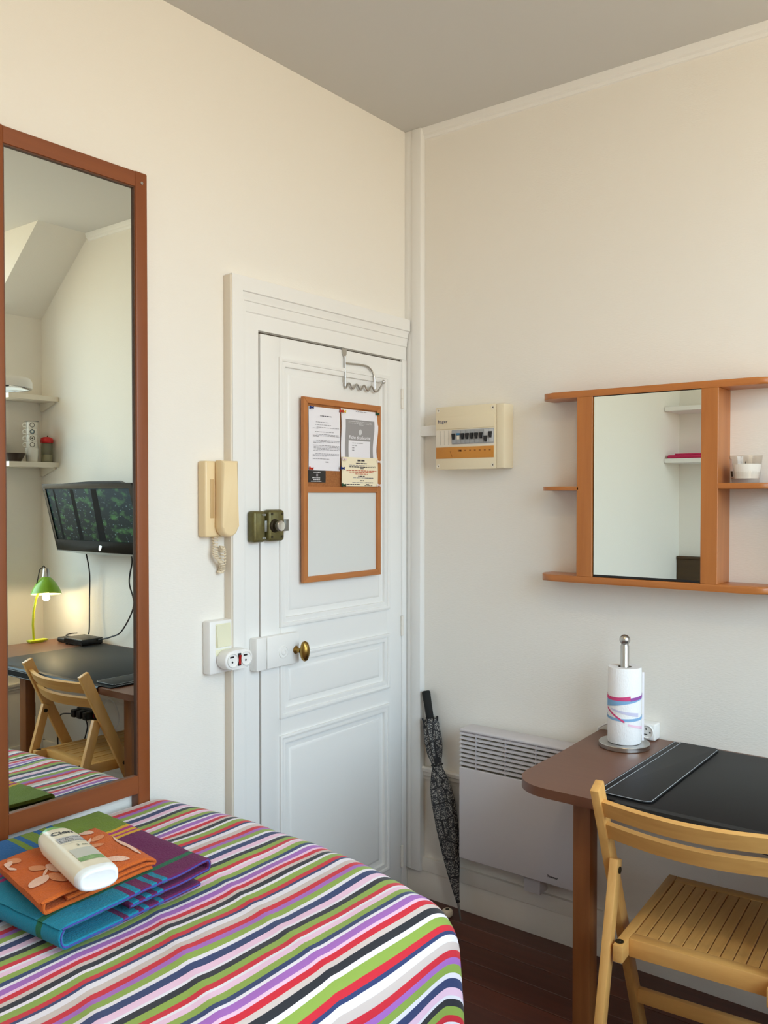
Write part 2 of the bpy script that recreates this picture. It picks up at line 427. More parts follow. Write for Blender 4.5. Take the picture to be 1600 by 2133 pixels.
B().box(-.712, -.684, -.034, -.024, 1.388, 1.424, bev=.001).done('bolt_end', 'zinc', dc)

# wainscot of the right wall
def wains(name, f, t0, t1):
    c = B()
    c.prism([(0, .492), (-.016, .492), (-.020, .486), (-.018, .474), (-.012, .470), (-.011, .458), (-.006, .452), (-.005, .441), (0, .440)], f, t0, t1)
    c.prism([(0, .150), (-.014, .150), (-.016, .146), (-.016, .102), (0, .102)], f, t0, t1)
    return struct(c.done(name, 'oldwhite'))
wains('trim_5', lambda a, b, t: (a, t, b), YW, -.074)
wains('trim_6', lambda a, b, t: (t, YW - a, b), DX0, 0)
struct(B().prism([(0, .100), (-.010, .100), (-.012, .096), (-.012, 0), (0, 0)], lambda a, b, t: (a, t, b), YW, -.002).done('baseboard_right', 'oldwhite'))
struct(B().prism([(0, .100), (-.010, .100), (-.012, .096), (-.012, 0), (0, 0)], lambda a, b, t: (t, YW - a, b), XW, -.012).done('baseboard_dormer', 'oldwhite'))
struct(B().prism([(0, .100), (-.010, .100), (-.012, .096), (-.012, 0), (0, 0)], lambda a, b, t: (t, a, b), XW, -.93).done('baseboard_left', 'oldwhite'))
# vertical strip joining lower rail to a pipe stub, as on the plinth
struct(B().box(-.006, 0, -.315, -.312, .05, .098).done('trim_7', 'oldwhite'))

# ================================================================== TALL MIRROR
t = thing('tall_mirror', 'tall wall mirror in a reddish brown wooden frame above the bed', 'mirror', (-1.43, -.015, .60))
for x0, x1 in ((-1.252, -1.214), (-1.650, -1.612)):
    B().box(x0, x1, -.032, -.001, .56, 2.345, bev=.004, seg=3).done('post', 'mirror_wood', t)
B().box(-1.613, -1.251, -.031, -.001, 2.304, 2.343, bev=.001, seg=1).done('top_rail', 'mirror_wood_h', t)
B().box(-1.613, -1.251, -.031, -.001, .712, .760, bev=.001, seg=1).done('bottom_rail', 'mirror_wood_h', t)
B().box(-1.613, -1.251, -.022, -.018, .755, 2.310).done('glass', 'mirror', t)
ed = B()
for a in ((-1.613, -1.6095, -.028, -.022, .760, 2.304), (-1.2545, -1.251, -.028, -.022, .760, 2.304), (-1.6095, -1.2545, -.028, -.022, 2.3005, 2.304)):
    ed.box(*a)
ed.done('inner_bead', mat('dark_bead', (88, 50, 26), .5), t)
B().lathe([(.004, 0), (.004, .0012), (.0015, .0012), (.001, .0002), (0, .0002)], (-1.232, -.032, 2.317), (0, -1, 0), n=14).done('screw', 'steel', t)
B().lathe([(.004, 0), (.004, .0012), (0, .0012)], (-1.631, -.032, 2.05), (0, -1, 0), n=14).done('screw', 'bronze_dark', t)

# ================================================================== BED
BX, BY, BZ = -1.300, -.900, .686
bed = thing('bed', 'single bed under the striped cover', 'bed', (-2.2, -.5, 0))
B().box(-3.05, -1.26, -.97, -.045, .38, .655, bev=.05, seg=4).done('mattress', 'mattress', bed)
B().box(-3.05, -1.28, -.95, -.04, .14, .38, bev=.006).done('bed_base', 'desk_leg', bed)
for xx in (-3.00, -1.36):
    for yy_ in (-.92, -.10):
        B().box(xx - .03, xx + .03, yy_ - .03, yy_ + .03, 0, .14, bev=.004).done('leg', 'desk_leg', bed)

STR = [('r', 1.0), ('p', 1.0), ('g', 1.35), ('w', .8), ('n', 1.4), ('k', 1.2), ('w', .5), ('c', 1.1), ('g', 1.2), ('r', 1.0), ('w', .5), ('k', 1.0),
       ('g', 1.2), ('n', .9), ('w', .6), ('p', 1.2), ('k', .6), ('r', 1.0), ('b', .8), ('c', 1.1), ('w', .7), ('g', 1.4), ('r', 1.0), ('n', .6), ('w', 1.1), ('b', 1.2)]
SCOL = dict(r=(206, 30, 50), p=(166, 104, 188), g=(142, 168, 70), w=(236, 230, 238), n=(42, 58, 106), k=(238, 198, 222), c=(34, 36, 44), b=(208, 192, 186))
tot = sum(q for _, q in STR)
def stripe_mat():
    m = bpy.data.materials.new('striped_cotton'); m.use_nodes = True; nt = m.node_tree; b = nt.nodes['Principled BSDF']
    b.inputs['Roughness'].default_value = .85; b.inputs['Sheen Weight'].default_value = .12
    uv = nt.nodes.new('ShaderNodeUVMap'); sp = nt.nodes.new('ShaderNodeSeparateXYZ'); nt.links.new(uv.outputs['UV'], sp.inputs['Vector'])
    fr = nt.nodes.new('ShaderNodeMath'); fr.operation = 'FRACT'; nt.links.new(sp.outputs['Y'], fr.inputs[0])
    r = nt.nodes.new('ShaderNodeValToRGB'); cr = r.color_ramp; cr.interpolation = 'CONSTANT'
    acc = 0.0
    for i, (k_, q) in enumerate(STR):
        e = cr.elements[0] if i == 0 else (cr.elements[1] if i == 1 else cr.elements.new(acc / tot))
        e.position = acc / tot; e.color = lin(SCOL[k_]); acc += q
    nt.links.new(fr.outputs[0], r.inputs['Fac']); nt.links.new(r.outputs['Color'], b.inputs['Base Color'])
    tc = nt.nodes.new('ShaderNodeTexCoord'); n = nt.nodes.new('ShaderNodeTexNoise'); n.inputs['Scale'].default_value = 9; n.inputs['Detail'].default_value = 4
    nt.links.new(tc.outputs['Object'], n.inputs['Vector'])
    bp = nt.nodes.new('ShaderNodeBump'); bp.inputs['Strength'].default_value = .25; bp.inputs['Distance'].default_value = .02
    nt.links.new(n.outputs['Fac'], bp.inputs['Height']); nt.links.new(bp.outputs['Normal'], b.inputs['Normal'])
    return m
RR = .115
U0, U1, V0, V1 = -3.04, BX + .72, .036, -BY + .66
def foot(v): return -1.188 - .040 * max(0.0, 1 - v / .28) ** 1.5 - .22 * max(0.0, min(v, .9) - .33) ** 2
def drape(u, v):
    bx = foot(v); px, py = max(u - bx, 0.0), max(v + BY, 0.0)
    r = math.hypot(px, py)
    x, y = min(u, bx), -min(v, -BY)
    z = BZ + .008 * noise.noise((u * 3.1, v * 4.2, .3)) + (.004 if v > .6 else .003) * noise.noise((u * 9, v * 13, 2.7))
    # soft diagonal pull creases on the top
    z += .0035 * math.exp(-((u + 1.62 + .45 * (v - .6)) / .018) ** 2) * max(0, min(1, (v - .35) * 4)) * .8
    z += .0035 * math.exp(-((u + 1.80 + .50 * (v - .6)) / .015) ** 2) * max(0, min(1, (v - .5) * 4)) * .8
    z += .003 * math.exp(-((u + 1.44 + .30 * (v - .6)) / .016) ** 2) * max(0, min(1, (v - .3) * 4)) * .8
    z -= .012 * max(0, 1 - v / .16) * 0
    if r > 1e-9:
        dx, dy = px / r, -py / r
        amax = 1.57
        if r < RR * amax:
            a = r / RR; o = RR * math.sin(a); d = RR * (1 - math.cos(a))
        else:
            q = r - RR * amax; o = RR * math.sin(amax) + q * math.cos(amax); d = RR * (1 - math.cos(amax)) + q * math.sin(amax)
        ph = math.atan2(py, px)
        k_ = min(1.0, d / .25)
        corner = math.exp(-((ph - 1.02) / .30) ** 2)
        o += k_ * (.010 * corner + .010 * math.sin(u * 17 + 1.0) * (1 if px <= 0 else math.exp(-px * 6)))
        x += dx * o; y += dy * o; z -= d
    return Vector((x, y, max(z, .03)))
PER = .332; PH0 = .054
cov = B().grid(230, 150, lambda a, b: drape(U0 + (U1 - U0) * a, V0 + (V1 - V0) * b), uvf=lambda a, b: (U0 + (U1 - U0) * a, ((V0 + (V1 - V0) * b) - PH0) / PER + 2))
cov = cov.done('bed_cover', stripe_mat(), None, smooth=80)
tag(cov, 'multicoloured striped cotton cover draped over the single bed', 'bedspread')

# ================================================================== TOWELS
def bil(P, s, t):
    (ax, ay), (bx, by), (cx, cy), (dx, dy) = P     # NW, NE, SE, SW
    return ((ax * (1 - s) + bx * s) * (1 - t) + (dx * (1 - s) + cx * s) * t, (ay * (1 - s) + by * s) * (1 - t) + (dy * (1 - s) + cy * s) * t)
TB = [(-1.838, -.122), (-1.432, -.122), (-1.466, -.556), (-1.812, -.566)]
BL_COL = [(112, 136, 40), (26, 92, 150), (104, 22, 80), (14, 130, 158), (222, 170, 40), (172, 48, 120), (24, 104, 70), (72, 74, 158)]
BLM = [mat('towel_colour_%s' % n, c, .95, bump=((260, 260, 260), .6, .004), sheen=.04) for n, c in zip(('olive', 'blue', 'plum', 'teal', 'gold', 'rose', 'green', 'violet'), BL_COL)]
def towel_idx(s, t):
    band = int((s - .40) / .045) if .40 <= s < .67 else None
    left = s < .5 if band is None else band % 2 == 1
    if .845 < t < .885: return 6
    if t < .30: return 1 if left else 0
    if t < .43:
        b2 = int((t - .30) / .026)
        if left: return 3 if b2 % 2 else 5
        return 4 if b2 % 2 == 0 else 5
    return 3 if left else 2
BT0 = BZ + .006
def nzt(x, y, a): return a * noise.noise((x * 11, y * 11, 4.1)) + a * .5 * noise.noise((x * 27, y * 27, 1.1))
def blue_top(s, t):
    return BT0 + .041 + .004 * math.sin(s * 3.1) + .007 * math.exp(-((s - 1) / .14) ** 2) * t + nzt(s * .4, t * .5, .003)
blue = thing('towel', 'large folded teal, plum and green bath towel lying on the striped bed cover', 'towel', (-1.6, -.3, BT0))
def spiral(layers, flip=False):
    """layers: list of (s_from, s_to, height); returns path [(s, h)] with rounded folds"""
    path = []
    for i, (a, b, h) in enumerate(layers):
        n = 26
        for k_ in range(n + 1):
            path.append((a + (b - a) * k_ / n, h, i))
        if i + 1 < len(layers):
            h2 = layers[i + 1][2]; sg = 1 if b > a else -1; rr = abs(h2 - h) / 2
            for k_ in range(1, 8):
                th = math.pi * k_ / 8
                path.append((b + sg * .9 * rr * math.sin(th) / .40, h + (h2 - h) * (1 - math.cos(th)) / 2, i))
    return path
def towel_layers(name, P, layers, tf, thick, mfun, mats, parent, nt_=60, edge=.9):
    path = spiral(layers); n = len(path) - 1; hmax = max(l[2] for l in layers)
    def f(a, b):
        s, h, _ = path[min(n, int(round(a * n)))]
        t = b
        x, y = bil(P, s, t)
        z = BT0 if tf is None else 0
        z = h / hmax * (tf(max(0, min(1, s)), t) - base) + base
        z += .0045 * math.sin(t * 5 + s * 3) * (1 - h / hmax) * 0
        return Vector((x, y, z))
    bb = B().grid(n, nt_, f, mfun=lambda a, b: mfun(max(0.0, min(.999, path[min(n, int(a * n))][0])), b))
    o = bb.done(name, mats, parent, smooth=70, fix=False)
    md = o.modifiers.new('thickness', 'SOLIDIFY'); md.thickness = thick; md.offset = 0
    return o
base = BT0
towel_layers('terry_cloth', TB, [(.93, .03, .006), (.0, .985, .040), (.97, .42, .0235)], blue_top, .008, towel_idx, BLM, blue, nt_=110)
hb = B()
pth = spiral([(.93, .03, .006), (.0, .985, .040), (.97, .42, .0235)])
hb.tube([Vector((*bil(TB, s, 1.0), BT0 + h / .040 * (blue_top(max(0, min(1, s)), 1.0) - BT0))) + Vector((0, -.0006, 0)) for s, h, _ in pth], .0017, n=6)
hb.done('hem', BLM[7], blue)

TO = [(-1.778, -.285), (-1.550, -.285), (-1.558, -.503), (-1.822, -.516)]
OR0 = BT0 + .0515
def or_top(s, t):
    return OR0 + .024 + .005 * math.sin(s * 2.6 + .4) * math.sin(t * 2.4 + .3) + nzt(s * .3 + 2, t * .3, .003) - .010 * (s > .9) * (s - .9) * 10 * t
orange = thing('towel', 'small folded orange hand towel with pale leaf pattern lying on the larger towel', 'towel', (-1.65, -.35, OR0))
M['orange'] = mat('orange_terry', (204, 98, 30), .95, bump=((280, 280, 280), .7, .004), sheen=.04)
M['orange_pale'] = mat('pale_pink_terry', (238, 196, 172), .95, bump=((280, 280, 280), .7, .004), sheen=.04)
M['orange_mid'] = mat('salmon_terry', (222, 146, 98), .95, bump=((280, 280, 280), .7, .004), sheen=.04)
base = OR0
towel_layers('terry_cloth', TO, [(.95, .04, .004), (.0, .97, .024), (.95, .20, .0135)], or_top, .006, lambda s, t: 0, ['orange'], orange, nt_=50)
hb = B(); pth = spiral([(.95, .04, .004), (.0, .97, .024), (.95, .20, .0135)])
hb.tube([Vector((*bil(TO, s, 1.0), OR0 + h / .024 * (or_top(max(0, min(1, s)), 1.0) - OR0))) for s, h, _ in pth], .003, n=6)
hb.done('hem', 'orange', orange)
def leaf(cs, ct, ang, L, Wd, m):
    n = 14; pts = []
    for i in range(n + 1):
        a = -1 + 2 * i / n; pts.append((a * L / 2, Wd / 2 * (1 - a * a) ** .7))
    b = B(); ca, sa = math.cos(ang), math.sin(ang)
    def S(p, q):
        s = cs + (p * ca - q * sa) / .27; t = ct + (p * sa + q * ca) / .25
        s = max(.01, min(.97, s)); t = max(.01, min(.985, t))
        x, y = bil(TO, s, t); return Vector((x, y, or_top(s, t) + .0048))
    rows = [[S(p, q * k_ / 3) for k_ in range(-3, 4)] for p, q in pts]
    vs = [[b.b.verts.new(v) for v in r_] for r_ in rows]
    for r0, r1 in zip(vs, vs[1:]):
        for k_ in range(6): b.face([r0[k_], r0[k_ + 1], r1[k_ + 1], r1[k_]])
    b.done('leaf_motif', m, orange, fix=False)
for a in ((.84, .07, 1.04, .042, .030, 'orange_pale'), (.84, .28, -.33, .046, .022, 'orange_mid'), (.695, .22, 1.44, .055, .024, 'orange_mid'), (.73, .425, .15, .046, .022, 'orange_mid'),
          (.74, .30, 2.30, .052, .007, 'orange_pale'), (.71, .845, .77, .058, .026, 'orange_pale'), (.935, .62, 1.70, .150, .016, 'orange_pale'), (.64, .58, 1.3, .034, .022, 'orange_pale'),
          (.10, .69, -.45, .058, .034, 'orange_pale'), (.28, .56, 1.39, .056, .024, 'orange_pale'), (.235, .75, 1.37, .062, .026, 'orange_mid'), (.185, .45, 1.07, .048, .024, 'orange_mid'),
          (.20, .58, -.87, .034, .007, 'orange_pale'), (.03, .16, -.66, .042, .020, 'orange_pale'), (.105, .125, 1.1, .040, .026, 'orange_mid'), (.02, .25, 1.2, .045, .012, 'orange_pale')):
    leaf(*a)

# ================================================================== SHAMPOO BOTTLE
G0, W0 = Vector((-1.676, -.310, 0)), Vector((-1.738, -.570, 0))
ax = (W0 - G0).normalized(); LB = (W0 - G0).length; sd = Vector((-ax.y, ax.x, 0))
if sd.x < 0: sd = -sd
zb = OR0 + .032
bt = thing('shampoo_bottle', 'cream shampoo bottle with a green cap lying on the orange towel', 'bottle', (-1.67, -.38, zb))
def sec(l):
    """half width, half thickness at distance l from the green end"""
    u = l / LB
    if u < .13: w_ = .026 + .008 * math.sin(min(1, u / .13) * 1.57)
    elif u < .22: w_ = .034 + .0035 * math.sin((u - .13) / .09 * 1.57)
    else: w_ = .0385 + .0015 * math.sin((u - .22) * 2)
    if u < .06: w_ *= math.sqrt(max(.05, 1 - ((.06 - u) / .06) ** 2)) * .35 + .65
    h_ = .0215 if u > .14 else .0165 + .005 * u / .14
    if u > .93:
        e = 1 - ((u - .93) / .07) ** 2 * .10; w_ *= e; h_ *= e
    return w_, h_
def bpt(l, th, grow=0.0):
    w_, h_ = sec(l); c_, s_ = math.cos(th), math.sin(th); e = .75
    p = G0 + ax * l + sd * ((w_ + grow) * math.copysign(abs(c_) ** e, c_))
    roll = .0
    return Vector((p.x, p.y, zb + .0225 + (h_ + grow) * math.copysign(abs(s_) ** e, s_)))
def bshell(name, l0, l1, m, n=14, cap0=False, cap1=False):
    b = B(); N = 40
    b.loops([[bpt(l0 + (l1 - l0) * i / n, 2 * math.pi * k_ / N) for k_ in range(N)] for i in range(n + 1)])
    b.b.verts.ensure_lookup_table()
    if cap0: b.face([b.b.verts[k_] for k_ in range(N)][::-1])
    if cap1: b.face([b.b.verts[n * N + k_] for k_ in range(N)])
    return b.done(name, m, bt, smooth=50)
bshell('cap', 0, .022, 'bottle_cap', 8, cap0=True)
bshell('body', .022, LB * .93, 'bottle', 34)
b = B(); N = 40
def ring(l, g): return [bpt(l, 2 * math.pi * k_ / N, g) for k_ in range(N)]
b.loops([ring(LB * .93, 0), ring(LB * .97, 0), ring(LB * .995, -.001), ring(LB, -.0035), ring(LB * .998, -.006), ring(LB * .992, -.010)], close_last=True)
b.done('end_cap', 'bottle_end', bt, smooth=50)
def on_bottle(l, c0, rot=0):
    """label space: x across the bottle, y towards the cap"""
    def T(c):
        ll = l - c.y; xx = c0 + c.x
        w_, h_ = sec(ll); q = max(-.98, min(.98, xx / w_)); e = .75
        s_ = (1 - abs(q) ** (2 / e)) ** (e / 2) if abs(q) < 1 else 0
        p = G0 + ax * ll + sd * xx
        return Vector((p.x, p.y, zb + .0225 + h_ * s_ + .0007))
    return T
def patch(name, l0, l1, c0, c1, m, fr=lambda u, v: (u, v)):
    T = on_bottle(0, 0)
    B().grid(10, 10, lambda a, b_: T(Vector((c0 + (c1 - c0) * fr(a, b_)[0], -(l0 + (l1 - l0) * fr(a, b_)[1]), 0)))).done(name, m, bt, fix=False)
def btext(s, l, c0, size, m, bold=0.0):
    B().mesh(text_mesh(s, size, bold), on_bottle(l, c0)).done('lettering', m, bt, smooth=0, fix=False)
btext('Cien', .064, -.019, .023, 'lab_dark', .0007)
patch('label_panel', .083, .113, -.019, .031, 'lab_box')
btext('SHAMPOOING', .0925, -.017, .0078, 'lab_dark', .0002)
btext('& APRÈS', .1015, -.017, .0078, 'lab_dark', .0002)
btext('SHAMPOOING', .1105, -.017, .0078, 'lab_dark', .0002)
patch('label_panel', .121, .1222, -.018, .031, 'lab_grey')
btext('2 en 1', .142, .004, .0125, 'lab_sage', .0003)
patch('label_panel', .155, .200, -.017, .031, 'lab_grey')
patch('label_panel', .200, .220, -.017, .031, 'lab_green')

# ================================================================== THINGS ON THE DOOR WALL
# intercom
t = thing('intercom', 'cream intercom handset hung on the wall beside the door frame', 'intercom', (-.97, 0, 1.38))
b = B().box(-1.022, -.922, -.034, 0, 1.380, 1.597, bev=.006, seg=3).done('base_plate', 'intercom', t)
B().box(-1.004, -.990, -.0352, -.0335, 1.434, 1.545, bev=.0008).done('slot', mat('intercom_slot', (196, 164, 116), .5), b)
prof = []
for i in range(13):
    a = math.pi * i / 12; prof.append((-.957 - .0315 * math.cos(a), 1.410 - .030 * math.sin(a)))
prof = [(-.9885, 1.598)] + prof + [(-.9255, 1.598)]
B().prism(prof, lambda a, b_, t_: (a, t_, b_), -.034, -.068, bev=.008).done('handset', 'intercom', t)
cb = B(); pts = []
keyp = [Vector(p) for p in ((-.972, -.016, 1.382), (-.972, -.018, 1.352), (-.975, -.022, 1.326), (-.960, -.026, 1.306), (-.945, -.018, 1.286), (-.950, -.014, 1.276), (-.940, -.014, 1.300), (-.944, -.020, 1.335), (-.950, -.022, 1.350))]
for i in range(321):
    q = i / 320 * (len(keyp) - 1); k0 = min(int(q), len(keyp) - 2); fq = q - k0
    p0, p1, p2, p3 = keyp[max(k0 - 1, 0)], keyp[k0], keyp[k0 + 1], keyp[min(k0 + 2, len(keyp) - 1)]
    p = .5 * ((2 * p1) + (p2 - p0) * fq + (2 * p0 - 5 * p1 + 4 * p2 - p3) * fq ** 2 + (-p0 + 3 * p1 - 3 * p2 + p3) * fq ** 3)
    an = i * .62
    pts.append(p + Vector((.0074 * math.cos(an), .0074 * math.sin(an), .0022 * math.sin(an))))
cb.tube(pts, .0019, n=6).done('coiled_cord', 'coil', t)
# switch with built-in socket below
t = thing('light_switch', 'ivory rocker light switch in a tall white surface box by the door', 'switch', (-.96, 0, .99))
b = B().box(-1.006, -.921, -.032, 0, .985, 1.138, bev=.005).done('surface_box', 'plastic', t)
B().box(-.985, -.929, -.034, -.030, 1.060, 1.128, bev=.001).done('switch_frame', 'switch', b)
B().prism([(-.0335, 1.0625), (-.0335, 1.1255), (-.0365, 1.1255), (-.0405, 1.0625)], lambda a, b_, t_: (t_, a, b_), -.983, -.931).done('rocker', 'switch', t)
B().box(-.985, -.929, -.0345, -.031, 1.036, 1.054, bev=.001).done('cover_strip', 'switch', t)
# two-way adaptor plugged in the lower socket
t = thing('socket_adaptor', 'white two-way socket adaptor with a red rocker plugged in below the switch', 'adaptor', (-.94, -.04, 1.0))
pf = []
for i in range(17):
    a = math.pi / 2 + math.pi * i / 16; pf.append((-.957 + .0275 * math.cos(a), 1.025 + .0275 * math.sin(a)))
for i in range(17):
    a = -math.pi / 2 + math.pi * i / 16; pf.append((-.905 + .0275 * math.cos(a), 1.025 + .0275 * math.sin(a)))
B().prism(pf, lambda a, b_, t_: (a, t_, b_), -.0345, -.073, bev=.004).done('body', 'plastic', t)
for cx in (-.957, -.905):
    so = B().lathe([(.0205, 0), (.0202, .0034), (.0190, .0040), (.0182, .0032), (.0178, .0006), (0, .0006)], (cx, -.0730, 1.025), (0, -1, 0)).done('socket', 'plastic', t)
    B().box(cx - .010, cx + .004, -.0746, -.0734, 1.0325, 1.0372).done('shutter_slot', 'black', so)
    B().lathe([(.0034, 0), (0, .0006)], (cx - .001, -.0737, 1.0200), (0, -1, 0), n=10).done('contact_hole', 'black', so)
b = B().box(-.9372, -.9258, -.0760, -.073, 1.007, 1.043, bev=.0005).done('switch_bezel', 'black', t)
B().prism([(-.0745, 1.011), (-.0775, 1.011), (-.0765, 1.026), (-.0800, 1.038), (-.0745, 1.038)], lambda a, b_, t_: (t_, a, b_), -.9355, -.9275).done('red_rocker', 'red_switch', b)

# over-door hook
t = thing('over_door_hook', 'chrome wire hook rack hung over the top of the white door', 'hook', (-.394, -.018, 1.87))
B().prism([(-.406, 1.996), (-.382, 1.996), (-.383, 1.978), (-.391, 1.966), (-.397, 1.966), (-.405, 1.978)], lambda a, b_, t_: (a, t_, b_), -.0145, -.0165).done('strap', 'steel', t)
B().tube([(-.394, -.018, 1.970), (-.394, -.019, 1.868)], .0034).done('upright', 'steel', t)
arc = [(-.394, -.019, 1.947), (-.315, -.019, 1.951)] + [(-.290 + .049 * math.sin(a), -.019 - .006 * math.sin(a), 1.905 + .046 * math.cos(a)) for a in [i * math.pi / 2 / 10 for i in range(11)]] + [(-.241, -.025, 1.873)]
B().tube(arc, .003).done('arm', 'steel', t)
zz = []
for i in range(61):
    q = i / 60; zz.append((-.394 + .155 * q, -.020 - .006 * q, 1.872 + .0085 * -math.cos(q * 2 * math.pi * 4.0)))
zz += [(-.232, -.027, 1.864), (-.222, -.028, 1.870), (-.205, -.034, 1.896)]
B().tube(zz, .0032).done('wave_rail', 'steel', t)
B().ball((-.203, -.035, 1.901), .0075).done('ball_end', 'chrome', t)

# memo board
t = thing('memo_board', 'oak-framed memo board, cork above and whiteboard below, on the door', 'board', (-.417, -.022, 1.22))
x0, x1, z0, z1 = -.617, -.218, 1.218, 1.814
def fr(name, pts, m):
    B().prism(pts, lambda a, b_, t_: (a, t_, b_), -.0225, -.036, bev=.0015).done(name, m, t)
f_ = .0195
fr('frame_side', [(x0, z0), (x0 + f_, z0 + f_), (x0 + f_, z1 - f_), (x0, z1)], 'oak')
fr('frame_side', [(x1, z0), (x1, z1), (x1 - f_, z1 - f_), (x1 - f_, z0 + f_)], 'oak')
fr('frame_top', [(x0, z1), (x0 + f_, z1 - f_), (x1 - f_, z1 - f_), (x1, z1)], 'oak_h')
fr('frame_bottom', [(x0, z0), (x1, z0), (x1 - f_, z0 + f_), (x0 + f_, z0 + f_)], 'oak_h')
B().box(x0 + f_, x1 - f_, -.035, -.0225, 1.508, 1.528, bev=.001).done('middle_rail', 'oak_h', t)
box('cork_panel', 'cork', t, x0 + f_, x1 - f_, -.029, -.0225, 1.527, z1 - f_)
box('whiteboard_panel', 'whiteboard', t, x0 + f_, x1 - f_, -.028, -.0225, z0 + f_, 1.509)

def sheet(name, label, cat, xa, xb, za, zb_, y0, m, curl=.0, wav=0.0, prints=()):
    """pinned sheet with a gentle wave; prints: (mat, [(xa,xb,za,zb)...]) rectangles in 0..1 coordinates from the top left"""
    tt = thing(name, label, cat, ((xa + xb) / 2, y0, za))
    def S(u, v, e=0.0):
        yv = y0 - curl * math.sin(math.pi * v) * (.4 + .6 * u) - .0006 - e
        xv = xa + (xb - xa) * u + wav * math.sin(v * 7.5) * (1 if u > .0 else 1) * (.3 + .7 * u)
        return Vector((xv, yv, zb_ + (za - zb_) * v))
    o = B().grid(12, 24, lambda a, b_: S(a, b_)).done('sheet', m, tt, fix=False)
    for nm, mm, rects in prints:
        b = B()
        for (a, c, d, e) in rects:
            nv = max(1, int(abs(e - d) * 24)); nu = max(1, int((c - a) * 10))
            b.grid(nu, nv, lambda p, q: S(a + (c - a) * p, d + (e - d) * q, .0005 + (.0003 if nm != 'print_block' else 0)))
        b.done(nm, mm, tt, fix=False)['kind'] = 'stuff'
    return tt, S
def words(u0, u1, v, h, rnd):
    out = []; u = u0
    while u < u1 - .01:
        w_ = rnd.uniform(.03, .10); e = min(u + w_, u1); out.append((u, e, v, v + h)); u = e + .014
    return out
rnd = random.Random(3)
L1 = []
for v, a, c in ((.232, .22, .62), (.275, .20, .70), (.315, .24, .96), (.332, .12, .32), (.385, .20, .78), (.425, .22, .96), (.445, .12, .96), (.463, .12, .30),
                (.52, .22, .97), (.54, .14, .97), (.558, .14, .46), (.60, .12, .97), (.622, .15, .97), (.643, .15, .97), (.664, .15, .97), (.685, .14, .48),
                (.73, .20, .96), (.75, .12, .96), (.768, .12, .55), (.812, .12, .64)):
    L1 += words(a, c, v, .0085, rnd)
L1 += [(.52, .62, .857, .872)]
sheet('paper_notice', 'white typed notice pinned to the left of the cork board', 'paper', -.590, -.436, 1.580, 1.786, -.0305, 'paper', .002, .0,
      (('printed_lines', 'ink_lt', L1), ('printed_title', 'ink', words(.36, .72, .130, .012, rnd))))
tt, S = sheet('paper_notice', 'white sheet with a grey printed cover pinned at the right of the cork board', 'paper', -.432, -.240, 1.590, 1.790, -.0315, 'paper', .006, .006,
      (('printed_lines', 'ink_lt', words(.40, .72, .018, .010, rnd)),
       ('print_block', 'grey_print', [(.11, .89, .165, 1.0)]),
       ('print_inset', 'paper', [(.20, .80, .525, 1.0)]),
       ('printed_lines', 'ink_lt', words(.30, .60, .56, .012, rnd) + words(.30, .44, .60, .016, rnd) + words(.30, .38, .64, .016, rnd) + words(.30, .36, .68, .016, rnd) + words(.30, .54, .81, .012, rnd) + words(.30, .48, .845, .016, rnd)),
       ('printed_lines', 'lt_print', words(.18, .80, .195, .008, rnd) + words(.18, .82, .222, .008, rnd) + words(.46, .58, .245, .008, rnd))))
b = B()
for rad, rin in ((.058, .040), (.030, .012)):
    pass
cx, cv = .50, .375
vs = []
for k_ in range(24):
    a = 2 * math.pi * k_ / 24; vs.append(b.b.verts.new(S(cx + .050 * math.sin(a) * (1 - .25 * abs(math.cos(a))), cv - .052 * math.cos(a), .0012)))
b.face(vs); b.done('emblem', 'lt_print', tt, fix=False)
me = text_mesh('Fiche de sécurité', .0165, .0002, 'CENTER')
B().mesh(me, lambda c: S(.5 + c.x / .192, .495 - c.y / .200, .0012)).done('lettering', 'paper', tt, smooth=0, fix=False)
sheet('paper_notice', 'cream paper notice with red lines pinned over the cork board corner', 'paper', -.436, -.241, 1.530, 1.628, -.0385, 'paper2', .001, .0,
      (('printed_title', 'ink', words(.42, .62, .075, .055, rnd) + [(.42, .62, .145, .155)] + words(.38, .68, .19, .035, rnd)),
       ('printed_lines', 'ink_lt', words(.20, .92, .265, .02, rnd) + words(.30, .86, .70, .022, rnd) + words(.28, .86, .86, .022, rnd)),
       ('printed_lines_bold', 'ink', words(.20, .92, .315, .028, rnd) + words(.50, .60, .37, .026, rnd) + words(.44, .64, .64, .03, rnd) + words(.50, .60, .79, .03, rnd) + words(.64, .86, .70, .026, rnd) + words(.64, .86, .86, .026, rnd) + words(.13, .50, .925, .03, rnd) + words(.66, .76, .92, .022, rnd) + words(.62, .84, .965, .018, rnd)),
       ('printed_lines_red', 'ink_red', words(.12, .95, .445, .026, rnd) + words(.20, .86, .50, .026, rnd) + words(.36, .70, .565, .022, rnd))))
sheet('business_card', 'small black card with white print pinned at the board lower left', 'card', -.591, -.507, 1.541, 1.588, -.0300, 'card', .0005, .0,
      (('printed_lines', 'lt_print', words(.32, .66, .14, .04, rnd) + words(.28, .68, .27, .06, rnd) + words(.20, .66, .66, .06, rnd) + words(.28, .66, .78, .06, rnd) + words(.14, .74, .90, .05, rnd)),
       ('printed_mark', 'ink_lt', [(.44, .54, .42, .58)])))
def pin(label, x, y, z, m, dx=.010, dz=-.002):
    o = B().lathe([(.0062, 0), (.0062, .0018), (.0034, .0030), (.0030, .0095), (.0050, .0105), (.0050, .0125), (0, .0128)], (x, y, z), (dx * 60, -1, dz * 60), n=14).done('push_pin', m)
    tag(o, label, 'pin', 'push pins on the memo board')
pin('blue push pin at the top left of the white typed notice', -.583, -.0315, 1.782, 'pin_blue')
